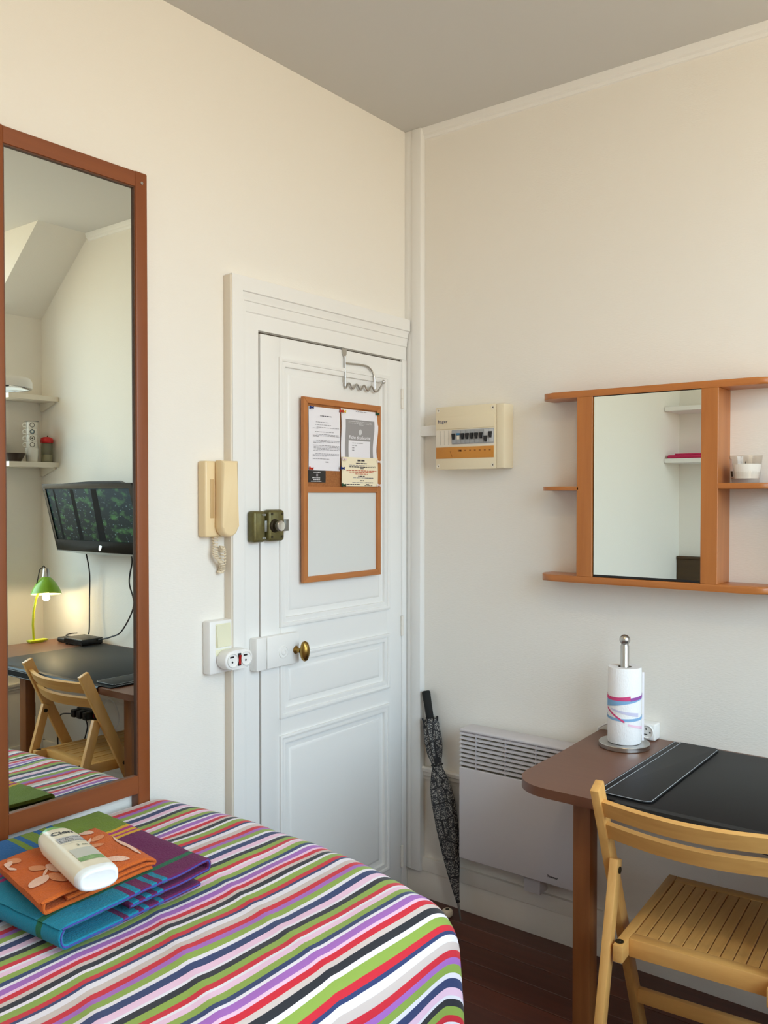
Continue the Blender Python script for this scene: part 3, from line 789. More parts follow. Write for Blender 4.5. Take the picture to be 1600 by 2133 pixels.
pin('red push pin in the gap between the two white sheets', -.437, -.0335, 1.781, 'pin_red')
pin('pale yellow push pin beside the red pin on the right sheet', -.425, -.0335, 1.781, 'pin_yellow', .016)
pin('dark green push pin at the top right board corner', -.243, -.0335, 1.785, 'pin_green')
pin('blue push pin at the lower edge of the white typed notice', -.440, -.0400, 1.590, 'pin_blue')
pin('dark green push pin at the lower left of the cream notice', -.433, -.0400, 1.534, 'pin_green')
pin('pale pink push pin at the upper right of the cream notice', -.243, -.0395, 1.617, 'pin_white')
pin('pale pink push pin at the lower right of the cream notice', -.243, -.0395, 1.535, 'pin_white')
pin('pale pink push pin at the upper left of the cream notice', -.430, -.0405, 1.621, 'pin_white', .004)
pin('red push pin on the top left corner of the black card', -.585, -.0310, 1.586, 'pin_red')

# ================================================================== THINGS ON THE RIGHT WALL
# breaker box
t = thing('breaker_box', 'cream electrical breaker box on the wall by the door corner', 'breaker box', (0, -.30, 1.59))
YL, YR = -.166, -.415
b = B(); b.box(-.066, 0, -.446, YR, 1.592, 1.812, bev=.004); b.box(-.050, 0, YR, YL, 1.592, 1.812); b.done('housing', 'breaker', t)
cv = B().box(-.066, -.048, YR, YL, 1.590, 1.813, bev=.004).done('front_cover', 'breaker', t)
box('hinged_flap', 'breaker', cv, -.0685, -.066, YR + .006, YL - .003, 1.733, 1.778, bev=.0008)
box('blank_strip', 'breaker_w', cv, -.0668, -.0655, YR + .006, YL - .003, 1.672, 1.731, bev=.0003)
for i in range(1, 4):
    box('blank_seam', 'gap', cv, -.0670, -.0667, YL - .003 - .0175 * i - .0004, YL - .003 - .0175 * i, 1.677, 1.728)
lb = box('label_strip', 'label_orange', t, -.0675, -.0660, YR + .008, YL - .003, 1.629, 1.669, bev=.0004)
B().mesh(text_mesh('hager', .0175, .0002, spacing=1.05), on_right(-.0688, -.178, 1.755)).done('lettering', 'navy_ink', t, smooth=0, fix=False)
ib = B()
for i in range(7):
    y = -.272 - .020 * i; ib.box(-.0679, -.0674, y - .0035, y + .0035, 1.653, 1.658)
ib.box(-.0679, -.0674, -.278, -.262, 1.652, 1.659)
ib.prism([(-.238, 1.634), (-.234, 1.645), (-.230, 1.655), (-.2285, 1.655), (-.2325, 1.644), (-.2365, 1.634)], lambda a, b_, t_: (t_, a, b_), -.0674, -.0679)
ib.done('handwritten_marks', 'label_ink', lb)['kind'] = 'stuff'
ms = box('module_row', 'module', t, -.071, -.0655, -.4075, -.2385, 1.679, 1.729, bev=.001)
for i in range(9):
    y0 = -.2385 - .0188 * i; y1 = y0 - .018
    md = box('module', 'module_lt' if i in (7, 8) else 'module', t, -.0725, -.0708, y1, y0, 1.682, 1.726, bev=.0006)
    ym = (y0 + y1) / 2
    if i == 1:
        box('test_button', 'blue_plastic', md, -.0755, -.072, ym - .0065, ym + .0065, 1.710, 1.717, bev=.001)
        box('blank_face', 'breaker_w', md, -.0745, -.072, ym - .0055, ym + .0055, 1.695, 1.709, bev=.001)
    else:
        dz = -.012 if i == 7 else (.002 if i == 8 else 0)
        B().prism([(ym - .0035, 1.695), (ym + .0035, 1.695), (ym + .0042, 1.705), (ym + .0062, 1.712), (ym + .0062, 1.716), (ym - .0062, 1.716), (ym - .0062, 1.712), (ym - .0042, 1.705)],
                  lambda a, b_, t_: (t_, a, b_ + dz), -.072, -.079, bev=.0008).done('toggle', 'black', md)
for y, z in ((-.178, 1.800), (-.403, 1.800), (-.178, 1.603), (-.403, 1.603)):
    s_ = B().lathe([(.0068, 0), (.0068, .0012), (.0060, .0014), (.0057, .0003), (0, .0003)], (-.0660, y, z), (-1, 0, 0), n=18).done('screw_cap', 'breaker_w', cv)
    B().lathe([(.0022, 0), (0, .0004)], (-.0664, y, z), (-1, 0, 0), n=8).done('screw_slot', 'bronze_dark', s_)
tag(B().box(-.030, 0, YL, -.0742, 1.716, 1.753, bev=.001).done('cable_trunking', 'white'), 'short white cable trunking joining the breaker box to the corner post', 'trunking')

# shelf with mirror
t = thing('mirror_shelf', 'orange beech wall shelf with a square mirror in its middle', 'shelf', (0, -.96, 1.23))
XF = -.115
def plank_outline(ya, yb, r=.075, ra=True, rb=True, xf=XF):
    pts = []
    if ra:
        for i in range(11):
            a = math.pi / 2 * i / 10; pts.append((xf + r - r * math.sin(a), ya - r * .75 + r * .75 * math.cos(a)))
    else:
        pts += [(0, ya), (xf, ya)]
    if ra: pts = [(0, ya)] + pts
    if rb:
        for i in range(11):
            a = math.pi / 2 * i / 10; pts.append((xf + r - r * math.cos(a), yb + r * .75 - r * .75 * math.sin(a)))
        pts.append((0, yb))
    else:
        pts += [(xf, yb), (0, yb)]
    return pts
fz = lambda a, b_, t_: (a, b_, t_)
B().prism(plank_outline(-.597, -1.335), fz, 1.807, 1.827, bev=.006).done('top_board', 'shelf_wood_h', t)
B().prism(plank_outline(-.592, -1.335), fz, 1.223, 1.244, bev=.006).done('bottom_board', 'shelf_wood_h', t)
B().prism(plank_outline(-.594, -.742, rb=False), fz, 1.514, 1.527, bev=.003).done('side_board', 'shelf_wood_h', t)
B().prism(plank_outline(-1.172, -1.335, ra=False), fz, 1.517, 1.534, bev=.004).done('side_board', 'shelf_wood_h', t)
B().box(XF, 0, -.789, -.737, 1.244, 1.807, bev=.001, seg=1).done('post', 'shelf_wood_v', t)
B().box(XF, 0, -1.172, -1.124, 1.244, 1.807, bev=.001, seg=1).done('post', 'shelf_wood_v', t)
box('backing', 'black', t, -.106, -.098, -1.125, -.788, 1.245, 1.807)
box('mirror_glass', 'mirror', t, -.1085, -.1055, -1.1235, -.7925, 1.252, 1.8045)

# candle in a glass
t = thing('candle', 'white candle in a clear glass tumbler on the right-hand shelf', 'candle', (-.060, -1.233, 1.534))
CX = (-.060, -1.233, 1.534)
B().lathe([(0, 0), (.035, 0), (.0365, .003), (.045, .078), (.0435, .078), (.036, .012), (0, .010)], CX, n=40).done('glass', 'cup', t, fix=False)
B().lathe([(0, .0125), (.0355, .0125), (.0412, .052), (.040, .054), (.006, .0535), (0, .0535)], CX, n=36).done('wax', 'wax', t)
B().tube([(-.060, -1.233, 1.587), (-.061, -1.233, 1.596)], .001, n=6).done('wick', 'black', t)
lp = B()
def LP(th, h): r = .0366 + (h - .003) / .075 * .0085 + .0008; return Vector((CX[0] + r * math.cos(th), CX[1] + r * math.sin(th), CX[2] + h))
lp.grid(6, 6, lambda a, b_: LP(2.05 + .42 * a, .016 + .052 * b_)).done('paper_label', 'paper', t, fix=False)
B().grid(4, 4, lambda a, b_: LP(2.08 + .34 * a, .018 + .016 * b_) + Vector((-.0004, .0003, 0))).done('label_print', 'card', t, fix=False)

# convector heater
t = thing('convector_heater', 'white electric panel heater fixed low on the wall under the desk', 'heater', (-.05, -.51, .23))
HL, HR, H0, H1 = -.292, -.738, .232, .685
b = B(); b.box(-.094, -.018, HR + .004, HL - .004, H0 + .02, H1 - .006, bev=.004); b.done('casing', 'heater', t)
L = lambda i, x_, zt_: [(x_, HL - i, H0 + i), (x_, HR + i, H0 + i), (x_, HR + i, zt_), (x_, HL - i, zt_)]
B().box(-.104, -.094, HR, HL, H0, .553, bev=.004, seg=3).done('front_panel', 'heater', t)
box('grille_back', 'heater_in', t, -.0952, -.0938, HR + .004, HL - .004, .553, .672)
for i in range(8):
    z = .563 + i * .0150
    B().prism([(-.094, z + .0068), (-.1035, z + .0022), (-.1035, z - .0022), (-.1010, z - .0026), (-.094, z + .0012)], lambda a, b_, t_: (a, t_, b_), HR + .002, HL - .002).done('grille_slat', 'heater', t)
for y in (-.36, -.475, -.59, -.70):
    box('grille_rib', 'heater', t, -.1042, -.0945, y - .001, y + .001, .553, .676)
B().box(-.1035, -.0195, HR, HL, .676, .686, bev=.004, seg=3).done('top_cap', 'heater', t)
B().mesh(text_mesh('Thermor', .0105, .0003), on_right(-.1046, -.634, .256)).done('lettering', 'black', t, smooth=0, fix=False)
B().box(-.070, -.017, -.590, -.530, .170, H0 + .03, bev=.002).done('wiring_cover', 'heater', t)

# umbrella
t = thing('umbrella', 'grey patterned folded umbrella leaning in the corner beside the heater', 'umbrella', (-.08, -.285, 0))
U_0, U_1 = Vector((-.084, -.288, .002)), Vector((-.026, -.096, .778))
ua = (U_1 - U_0).normalized(); UL = (U_1 - U_0).length
def umb_mat():
    m = mat('umbrella_print', (54, 54, 58), .75); nt = m.node_tree; b = nt.nodes['Principled BSDF']
    tc = nt.nodes.new('ShaderNodeTexCoord')
    v1 = nt.nodes.new('ShaderNodeTexVoronoi'); v1.inputs['Scale'].default_value = 17; v1.feature = 'DISTANCE_TO_EDGE'
    v2 = nt.nodes.new('ShaderNodeTexVoronoi'); v2.inputs['Scale'].default_value = 230
    for v in (v1, v2): nt.links.new(tc.outputs['Object'], v.inputs['Vector'])
    r1 = nt.nodes.new('ShaderNodeValToRGB'); r1.color_ramp.elements[0].position = .02; r1.color_ramp.elements[1].position = .05
    r2 = nt.nodes.new('ShaderNodeValToRGB'); r2.color_ramp.elements[0].position = .25; r2.color_ramp.elements[1].position = .55
    r2.color_ramp.elements[0].color = lin((164, 160, 152)); r2.color_ramp.elements[1].color = lin((46, 46, 50))
    nt.links.new(v1.outputs['Distance'], r1.inputs['Fac']); nt.links.new(v2.outputs['Distance'], r2.inputs['Fac'])
    mx = nt.nodes.new('ShaderNodeMix'); mx.data_type = 'RGBA'
    mx.inputs[6].default_value = lin((24, 24, 27))
    nt.links.new(r1.outputs['Color'], mx.inputs[0]); nt.links.new(r2.outputs['Color'], mx.inputs[7])
    nt.links.new(mx.outputs[2], b.inputs['Base Color']); return m
M['umb'] = umb_mat()
prof = [(.070, .0075), (.10, .012), (.16, .020), (.24, .029), (.33, .036), (.40, .0375), (.455, .034), (.50, .024), (.525, .018), (.545, .019), (.58, .026), (.62, .029), (.655, .027), (.685, .026), (.70, .020)]
u_ = Vector((1, 0, 0)); u_ = (u_ - ua * u_.dot(ua)).normalized(); v_ = ua.cross(u_)
b = B(); lps = []
for i in range(57):
    q = i / 56; l = .070 + .63 * q
    for (a, ra), (c, rc) in zip(prof, prof[1:]):
        if a <= l <= c: r = ra + (rc - ra) * (l - a) / (c - a); break
    row = []
    for k_ in range(48):
        th = 2 * math.pi * k_ / 48
        w_ = 1 + .16 * math.sin(th * 8 + l * 9) * min(1, (l - .07) * 8) * (0.25 if .51 < l < .56 else 1) + .08 * math.sin(th * 3 + l * 14)
        row.append(U_0 + ua * l + (u_ * math.cos(th) + v_ * math.sin(th)) * r * w_)
    lps.append(row)
b.loops(lps, close_last=True); b.done('canopy', 'umb', t, smooth=60)
B().tube([U_0, U_0 + ua * .075], [.003, .0052], n=12).done('tip', 'zinc', t)
B().tube([U_0 + ua * .06, U_0 + ua * .074], .0072, n=12).done('tip_collar', 'black', t)
B().tube([U_0 + ua * .60, U_0 + ua * (UL - .10)], .0055, n=12).done('shaft', 'chrome', t)
hl = [(UL - .118, .0125), (UL - .115, .0142), (UL - .05, .0146), (UL - .008, .0158), (UL - .002, .0145), (UL, .010)]
B().tube([U_0 + ua * l for l, _ in hl], [r for _, r in hl], n=20).done('handle', 'foam', t)
B().tube([U_0 + ua * (UL - .142), U_0 + ua * (UL - .118)], .0085, n=16).done('ferrule', 'chrome', t)
for k_ in range(8):
    th = 2 * math.pi * k_ / 8 + .3; d = u_ * math.cos(th) + v_ * math.sin(th)
    B().tube([U_0 + ua * .672 + d * .025, U_0 + ua * .705 + d * .030], [.0022, .003], n=8).done('rib_tip', 'black', t)
B().tube([U_0 + ua * .535 + (u_ * math.cos(a) + v_ * math.sin(a)) * .0205 for a in [2 * math.pi * i / 24 for i in range(25)]], .0028, n=6).done('strap', 'card', t)

# door stop
t = thing('door_stop', 'small cream round door stop on the floor by the umbrella tip', 'door stop', (-.085, -.232, 0))
B().lathe([(0, 0), (.014, 0), (.019, .006), (.0205, .014), (.018, .022), (.011, .027), (.008, .0255), (0, .0245)], (-.085, -.232, 0), n=24).done('buffer', 'coil', t)
B().lathe([(.0075, .0250), (.006, .0275), (0, .0280)], (-.085, -.232, 0), n=14).done('screw', 'bronze_dark', t)

# ================================================================== DESK
DZ = .743
t = thing('desk', 'brown wooden desk with a rounded corner along the right wall', 'desk', (-.35, -1.5, 0))
out = [(-.004, -2.295), (-.004, -.772), (-.30, -.787)]
for i in range(17):
    a = math.pi / 2 * i / 16; out.append((-.520 - .123 * math.sin(a) ** .9, -.910 + .120 * math.cos(a) ** .9))
out += [(-.643, -1.15), (-.643, -2.295)]
B().prism(out, fz, DZ - .025, DZ, bev=.003).done('desktop', 'desk', t)
for y0, y1 in ((-1.003, -.954), (-1.765, -1.715)):
    B().box(-.585, -.540, y0, y1, 0, DZ - .0251, bev=.003).done('leg', 'desk_leg', t)
B().box(-.035, -.012, -2.20, -1.06, DZ - .065, DZ - .0251, bev=.001).done('wall_batten', 'desk_leg', t)

# desk pad with folding flap
t = thing('desk_pad', 'black leatherette desk pad with a white-stitched folding flap', 'desk pad', (-.33, -1.45, DZ))
PL, PR, PB, PF = -1.020, -1.955, -.030, -.634
B().box(PF + .008, PB, PR, PL - .006, DZ + .0005, DZ + .0045, bev=.0015).done('base', 'leather', t)
# front lip folded over the desk edge
for y0, y1 in ((-1.955, -1.205), (-1.160, -1.030)):
    pass
lipc = [(-.620, DZ + .0045), (-.642, DZ + .0047), (-.6485, DZ - .002), (-.6490, DZ - .034), (-.6455, DZ - .034), (-.6450, DZ - .004), (-.640, DZ + .0008), (-.620, DZ + .0008)]
B().prism(lipc, lambda a, b_, t_: (a, t_, b_), PR, -1.088).done('front_lip', 'leather', t)
fo = [(-.032, PL - .022), (-.590, PL - .020)]
ro = [(-.600, PL - .022), (-.606, -1.145), (-.600, -1.160), (-.588, -1.168), (-.050, -1.160), (-.040, -1.156), (-.034, -1.146)]
flap = [fo[0]] + [fo[1]] + ro
B().prism(flap, fz, DZ + .0050, DZ + .0088, bev=.0012).done('flap', 'leather', t)
B().box(-.600, -.032, PL - .022, PL - .001, DZ + .0045, DZ + .0068, bev=.001).done('spine', 'leather', t)
st = B()
def st_line(pts, z, r=.0007): st.tube([Vector((p[0], p[1], z)) for p in pts], r, n=5)
st_line([(-.595, -1.1655), (-.046, -1.1575)], DZ + .0092); st_line([(-.602, -1.046), (-.6035, -1.145), (-.599, -1.158), (-.590, -1.1655)], DZ + .0092)
st_line([(-.596, -1.0445), (-.036, -1.0465)], DZ + .0092); st_line([(-.600, -1.0255), (-.034, -1.0255)], DZ + .0072)
st.tube([(-.6496, PR, DZ - .006), (-.6496, -1.089, DZ - .006)], .0009, n=5); st.tube([(-.6496, PR, DZ - .031), (-.6496, -1.089, DZ - .031)], .0009, n=5)
st.done('stitching', 'stitch', t)

# kitchen roll holder and roll
KX, KY = -.150, -.913
t = thing('kitchen_roll_holder', 'brushed steel kitchen roll stand on the desk corner', 'roll holder', (KX, KY, DZ))
B().lathe([(0, 0), (.073, 0), (.075, .002), (.075, .013), (.0735, .015), (0, .015)], (KX, KY, DZ), n=56).done('base', 'steel', t)
B().lathe([(0, .014), (.0128, .014), (.0128, .303), (.0110, .307), (.0110, .310)], (KX, KY, DZ), n=24).done('pole', 'steel', t)
B().ball((KX, KY, DZ + .322), .0160).done('ball_top', 'steel', t)
r = thing('kitchen_roll', 'white kitchen paper roll with pink and blue printed bands', 'paper roll', (KX, KY, DZ + .016))
RO = .0485
rp = B().lathe([(.0205, .016), (RO, .016), (RO + .001, .020), (RO + .0005, .239), (RO - .001, .242), (.0205, .2415), (.0205, .016)], (KX, KY, DZ), n=56)
rp.done('paper', 'tissue', r)
B().lathe([(.0204, .017), (.0204, .241), (.0190, .241), (.0190, .017)], (KX, KY, DZ), n=32).done('core_tube', 'core', r)
vdir = math.atan2(-1.959 - KY, -2.682 - KX)       # side of the roll towards the room
def RP(a, h, e=.0008): th = vdir + a; return Vector((KX + (RO + .001 + e) * math.cos(th), KY + (RO + .001 + e) * math.sin(th), DZ + h))
def rband(name, m, f0, f1, a0=-1.9, a1=1.75, e=.0008):
    B().grid(36, 2, lambda p, q: RP(a0 + (a1 - a0) * p, (f0(p) * (1 - q) + f1(p) * q), e)).done(name, m, r, fix=False)
rband('printed_band', 'print_pink', lambda p: .148 - .002 * math.sin(p * 3), lambda p: .162 - .006 * math.sin(p * 3.1), -1.9, .35)
rband('printed_band', 'print_violet', lambda p: .1465 + .008 * p, lambda p: .156 + .008 * p, .35, 1.75)
rband('printed_band', 'print_blue', lambda p: .118 + .034 * p, lambda p: .144 + .011 * p, -1.9, 1.55, .0006)
rband('printed_band', 'print_blue', lambda p: .092 - .006 * math.sin(p * 3.1), lambda p: .100 - .006 * math.sin(p * 3.1))
rband('printed_band', 'print_pink', lambda p: .118 - .036 * p, lambda p: .124 - .036 * p, -1.3, .0, .0010)
rband('printed_band', 'print_pale', lambda p: .074 - .020 * p, lambda p: .080 - .016 * p, .2, 1.7)
rband('printed_band', 'print_lav', lambda p: .118 - .020 * p, lambda p: .122 - .012 * p, -.9, .9, .0005)
# loose end of the paper
B().grid(6, 10, lambda p, q: RP(1.55, 0, 0) + Vector((0.0, -.005 * p - .001, .022 + .205 * q)) + Vector((.004 * p, 0, 0))).done('loose_sheet', 'paper', r, fix=False)
# socket block
t = thing('socket_block', 'white extension socket block standing behind the kitchen roll', 'socket', (-.025, -.90, DZ))
B().box(-.046, -.002, -.968, -.838, DZ + .0005, DZ + .052, bev=.005, seg=3).done('block', 'plastic', t)
for cy in (-.943, -.880):
    so = B().lathe([(.0212, 0), (.0208, .0042), (.0194, .0048), (.0184, .0038), (.0178, .0005), (0, .0005)], (-.0460, cy, DZ + .027), (-1, 0, 0), n=28).done('socket', 'plastic', t)
    for dy, dz in ((-.0095, -.002), (.003, .0075)):
        B().lathe([(.0028, 0), (0, .0006)], (-.0466, cy + dy, DZ + .027 + dz), (-1, 0, 0), n=10).done('contact_hole', 'black', so)
    box('shutter_slot', 'zinc', so, -.0474, -.0463, cy - .001, cy + .010, DZ + .0165, DZ + .0200)
B().tube([(-.022, -.838, DZ + .028), (-.020, -.815, DZ + .030), (-.016, -.795, DZ + .022), (-.012, -.768, DZ + .004), (-.010, -.760, DZ - .03), (-.010, -.758, DZ - .15)], .0032, n=8).done('cord', 'plastic', t)

# ================================================================== FOLDING CHAIR
t = thing('folding_chair', 'light beech folding chair with slatted seat pulled up to the desk', 'chair', (-.5, -1.30, 0))
YA, YB = -1.078, -1.532
CP, CA = Vector((-.70, -1.30, 0)), math.radians(4.0)
TURN[0] = Matrix.Translation(CP) @ Matrix.Rotation(CA, 4, 'Z') @ Matrix.Translation(-CP)
def chairpost(y, s):
    top, foot = Vector((-.700, y, .806)), Vector((-.332, y, .004))
    B().bar(top, foot, .022, .042, (0, 1, 0), bev=.003).done('back_post', 'chair_z', t)
    yi = y - .0235 * s
    B().bar(Vector((-.630, yi, .612)), Vector((-.806, yi, .003)), .022, .034, (0, 1, 0), bev=.003).done('rear_leg', 'chair_z', t)
    B().lathe([(.0085, 0), (.0085, .003), (.004, .004), (0, .003)], (-.637, yi - .011 * s, .588), (0, -s, 0), n=14).done('pivot_bolt', 'bronze_dark', t)
    B().lathe([(.0085, 0), (.0085, .003), (.004, .004), (0, .003)], (-.528, y + .011 * s, .430), (0, s, 0), n=14).done('pivot_bolt', 'bronze_dark', t)
chairpost(YA, 1); chairpost(YB, -1)
def slat_curve(z0, z1, bow, th=.016):
    n = 22; lp = []
    for i in range(n + 1):
        q = i / n; y = YA - .010 + (YB - YA + .020) * q
        sx = -bow * math.sin(math.pi * q)
        def P(dx, z): return (-.700 - .013 + sx + dx + (.803 - z) * .458, y, z)
        lp.append([P(0, z0), P(th, z0 + .004), P(th, z1 + .004), P(0, z1)])
    return B().loops(lp).loops([lp[0]], True).loops([lp[-1]], True).done('back_slat', 'chair_y', t, smooth=30)
slat_curve(.727, .767, .048)
slat_curve(.666, .705, .048)
# seat
SY0, SY1, SX0, SX1, SZ = -1.119, -1.483, -.702, -.242, .436
RW = .024
for y in (SY0, SY1 + RW):
    B().box(SX0, SX1 + .006, y - RW, y, SZ - .042, SZ, bev=.003).done('seat_rail', 'chair_x', t)
B().box(-.655, -.620, SY1 + RW, SY0 - RW, SZ - .044, SZ, bev=.002).done('seat_crosspiece', 'chair_y', t)
B().box(SX1 - .030, SX1 + .006, SY1 + RW + .0001, SY0 - RW - .0001, SZ - .034, SZ - .001, bev=.002).done('seat_crosspiece', 'chair_y', t)
n = 11; w_ = (SY0 - SY1 - 2 * RW - .004) / n
for i in range(n):
    y1 = SY0 - RW - .002 - w_ * i
    B().box(-.6198, SX1 - .0302, y1 - w_ + .0013, y1 - .0013, SZ - .014, SZ - .001 - (.0008 if i % 2 else 0), bev=.001, seg=1).done('seat_slat', 'chair_x', t)
for y, s in ((SY0, 1), (SY1, -1)):
    B().lathe([(.0105, 0), (.0105, .0015), (.005, .0015), (.0045, .003), (0, .003)], (-.682, y - .010 * s, SZ), (0, 0, 1), n=18).done('washer', 'bronze_dark', t)
B().bar((-.405, YA, .165), (-.405, YB, .165), .038, .018, (0, 0, 1), bev=.002).done('front_stretcher', 'chair_y', t)
B().bar((-.766, YA - .024, .145), (-.766, YB + .024, .145), .034, .018, (0, 0, 1), bev=.002).done('rear_stretcher', 'chair_y', t)
TURN[0] = None

# ================================================================== SEEN IN THE TALL MIRROR
# television
t = thing('television', 'black flat television tilted forward on the wall above the desk', 'television', (-.10, -1.83, 1.22))
tz0, tz1, ty0, ty1 = 1.218, 1.556, -2.195, -1.455
def TV(u, v, d):      # u from far end, v up, d out of the screen plane
    return Vector((-.115 - .085 * v - d, ty0 + (ty1 - ty0) * u, tz0 + (tz1 - tz0) * v))
b = B(); b.loops([[TV(0, 0, -.03), TV(1, 0, -.03), TV(1, 1, -.03), TV(0, 1, -.03)], [TV(0, 0, 0), TV(1, 0, 0), TV(1, 1, 0), TV(0, 1, 0)]], True)
b.loops([[TV(0, 0, -.03), TV(0, 1, -.03), TV(1, 1, -.03), TV(1, 0, -.03)]], True)
L = lambda u, v, d: [TV(u * .6, v + .10 if v else .0, d), TV(1 - u * .6, v + .10 if v else 0, d), TV(1 - u * .6, 1 - v, d), TV(u * .6, 1 - v, d)]
b.done('casing', 'gloss_black', t)
fr_ = B()
def rect(u0, u1, v0, v1, d): return [TV(u0, v0, d), TV(u1, v0, d), TV(u1, v1, d), TV(u0, v1, d)]
fr_.loops([rect(0, 1, 0, 1, 0), rect(0, 1, 0, 1, .012), rect(.012, .988, .02, .98, .015), rect(.035, .965, .165, .925, .015), rect(.037, .963, .17, .92, .009)])
fr_.done('bezel', 'gloss_black', t)
cb = B(); cb.loops([[TV(i / 16, -.03 * math.sin(math.pi * i / 16) - .01, d) for i in range(17)] for d in (-.02, .012)] , closed=False)
cb.loops([[TV(i / 16, -.03 * math.sin(math.pi * i / 16) - .01, .012) for i in range(17)], [TV(i / 16, .02, .012) for i in range(17)]], closed=False)
cb.done('lower_edge', 'zinc', t)
B().prism([(.0, 0), (.32, .03), (.36, .03), (.64, .03), (.68, .0)], lambda a, b_, t_: TV(.2 + a, 1 + b_, t_), -.025, -.005).done('rear_bulge', 'black', t)
def screen_mat():
    m = bpy.data.materials.new('forest_screen'); m.use_nodes = True; nt = m.node_tree; b = nt.nodes['Principled BSDF']
    b.inputs['Roughness'].default_value = .5; b.inputs['Specular IOR Level'].default_value = .12; b.inputs['Base Color'].default_value = lin((8, 12, 14))
    uv = nt.nodes.new('ShaderNodeUVMap'); sp = nt.nodes.new('ShaderNodeSeparateXYZ'); nt.links.new(uv.outputs['UV'], sp.inputs['Vector'])
    def nzz(scale, det=3):
        n = nt.nodes.new('ShaderNodeTexNoise'); n.inputs['Scale'].default_value = scale; n.inputs['Detail'].default_value = det
        nt.links.new(uv.outputs['UV'], n.inputs['Vector']); return n
    def ramp(src, stops):
        r_ = nt.nodes.new('ShaderNodeValToRGB')
        for i, (p, c_) in enumerate(stops):
            e = r_.color_ramp.elements[i] if i < 2 else r_.color_ramp.elements.new(p)
            e.position = p; e.color = lin(c_)
        nt.links.new(src, r_.inputs['Fac']); return r_
    def mix(f, a, b_, mode='MIX'):
        x_ = nt.nodes.new('ShaderNodeMix'); x_.data_type = 'RGBA'; x_.blend_type = mode
        if hasattr(f, 'is_linked') or not isinstance(f, float): nt.links.new(f, x_.inputs[0])
        else: x_.inputs[0].default_value = f
        nt.links.new(a, x_.inputs[6]); nt.links.new(b_, x_.inputs[7]); return x_.outputs[2]
    basec = ramp(sp.outputs['Y'], [(0, (8, 20, 18)), (1, (34, 58, 70)), (.5, (20, 38, 44))]).outputs['Color']
    green = ramp(nzz(7).outputs['Fac'], [(.52, (0, 0, 0)), (.72, (74, 128, 62))]).outputs['Color']
    spk = ramp(nzz(26, 1).outputs['Fac'], [(.66, (0, 0, 0)), (.74, (130, 160, 172))]).outputs['Color']
    add = nt.nodes.new('ShaderNodeMix'); add.data_type = 'RGBA'; add.blend_type = 'ADD'; add.inputs[0].default_value = .8
    nt.links.new(basec, add.inputs[6]); nt.links.new(green, add.inputs[7])
    add2 = nt.nodes.new('ShaderNodeMix'); add2.data_type = 'RGBA'; add2.blend_type = 'ADD'; add2.inputs[0].default_value = .8
    nt.links.new(add.outputs[2], add2.inputs[6]); nt.links.new(spk, add2.inputs[7])
    nt.links.new(add2.outputs[2], b.inputs['Emission Color']); b.inputs['Emission Strength'].default_value = .9
    return m
sb = B(); sb.grid(1, 1, lambda a, b_: TV(.037 + .926 * a, .17 + .75 * b_, .0092), uvf=lambda a, b_: (a * 1.6, b_))
scr = sb.done('screen', screen_mat(), t, smooth=0, fix=False)
tk = B()
for u0, u1, u2, u3 in ((.52, .60, .55, .61), (.10, .125, .11, .13), (.30, .345, .31, .35)):
    tk.poly([TV(u0, .172, .0094), TV(u1, .172, .0094), TV(u3, .915, .0094), TV(u2, .915, .0094)])
tk.done('screen_trunks', mat('screen_dark_trunk', (6, 8, 11), .6, spec=.08, emit=((6, 9, 13), .6)), t, smooth=0, fix=False)
B().lathe([(.016, 0), (.016, .002), (.013, .003), (0, .003)], TV(.53, .085, .015), (-1, 0, .25), n=24, sx=.75, sy=1.3).done('badge', 'steel', t)
B().box(-.125, 0, -1.88, -1.78, 1.33, 1.43, bev=.004).done('wall_bracket', 'black', t)
def cable(name, label, pts, rad, m='black', group=None):
    P = [Vector(p) for p in pts]; o = []
    for i in range(len(P) - 1):
        p0, p1, p2, p3 = P[max(i - 1, 0)], P[i], P[i + 1], P[min(i + 2, len(P) - 1)]
        for k_ in range(8):
            f = k_ / 8; o.append(.5 * ((2 * p1) + (p2 - p0) * f + (2 * p0 - 5 * p1 + 4 * p2 - p3) * f ** 2 + (-p0 + 3 * p1 - 3 * p2 + p3) * f ** 3))
    o.append(P[-1]); return tag(B().tube(o, rad, n=8).done(name, m), label, 'cable', group)
cable('cable', 'straight black cable hanging from the television to the small black box', [(-.075, -2.02, 1.205), (-.045, -2.035, 1.10), (-.04, -2.045, .95), (-.045, -2.04, .82), (-.05, -2.04, .786)], .0035)
cable('cable', 'curving black cable looping from the television down to the desk box', [(-.06, -1.67, 1.215), (-.035, -1.695, 1.17), (-.03, -1.725, 1.07), (-.03, -1.69, .96), (-.032, -1.78, .83), (-.04, -1.86, .79), (-.06, -1.945, .768)], .0038)
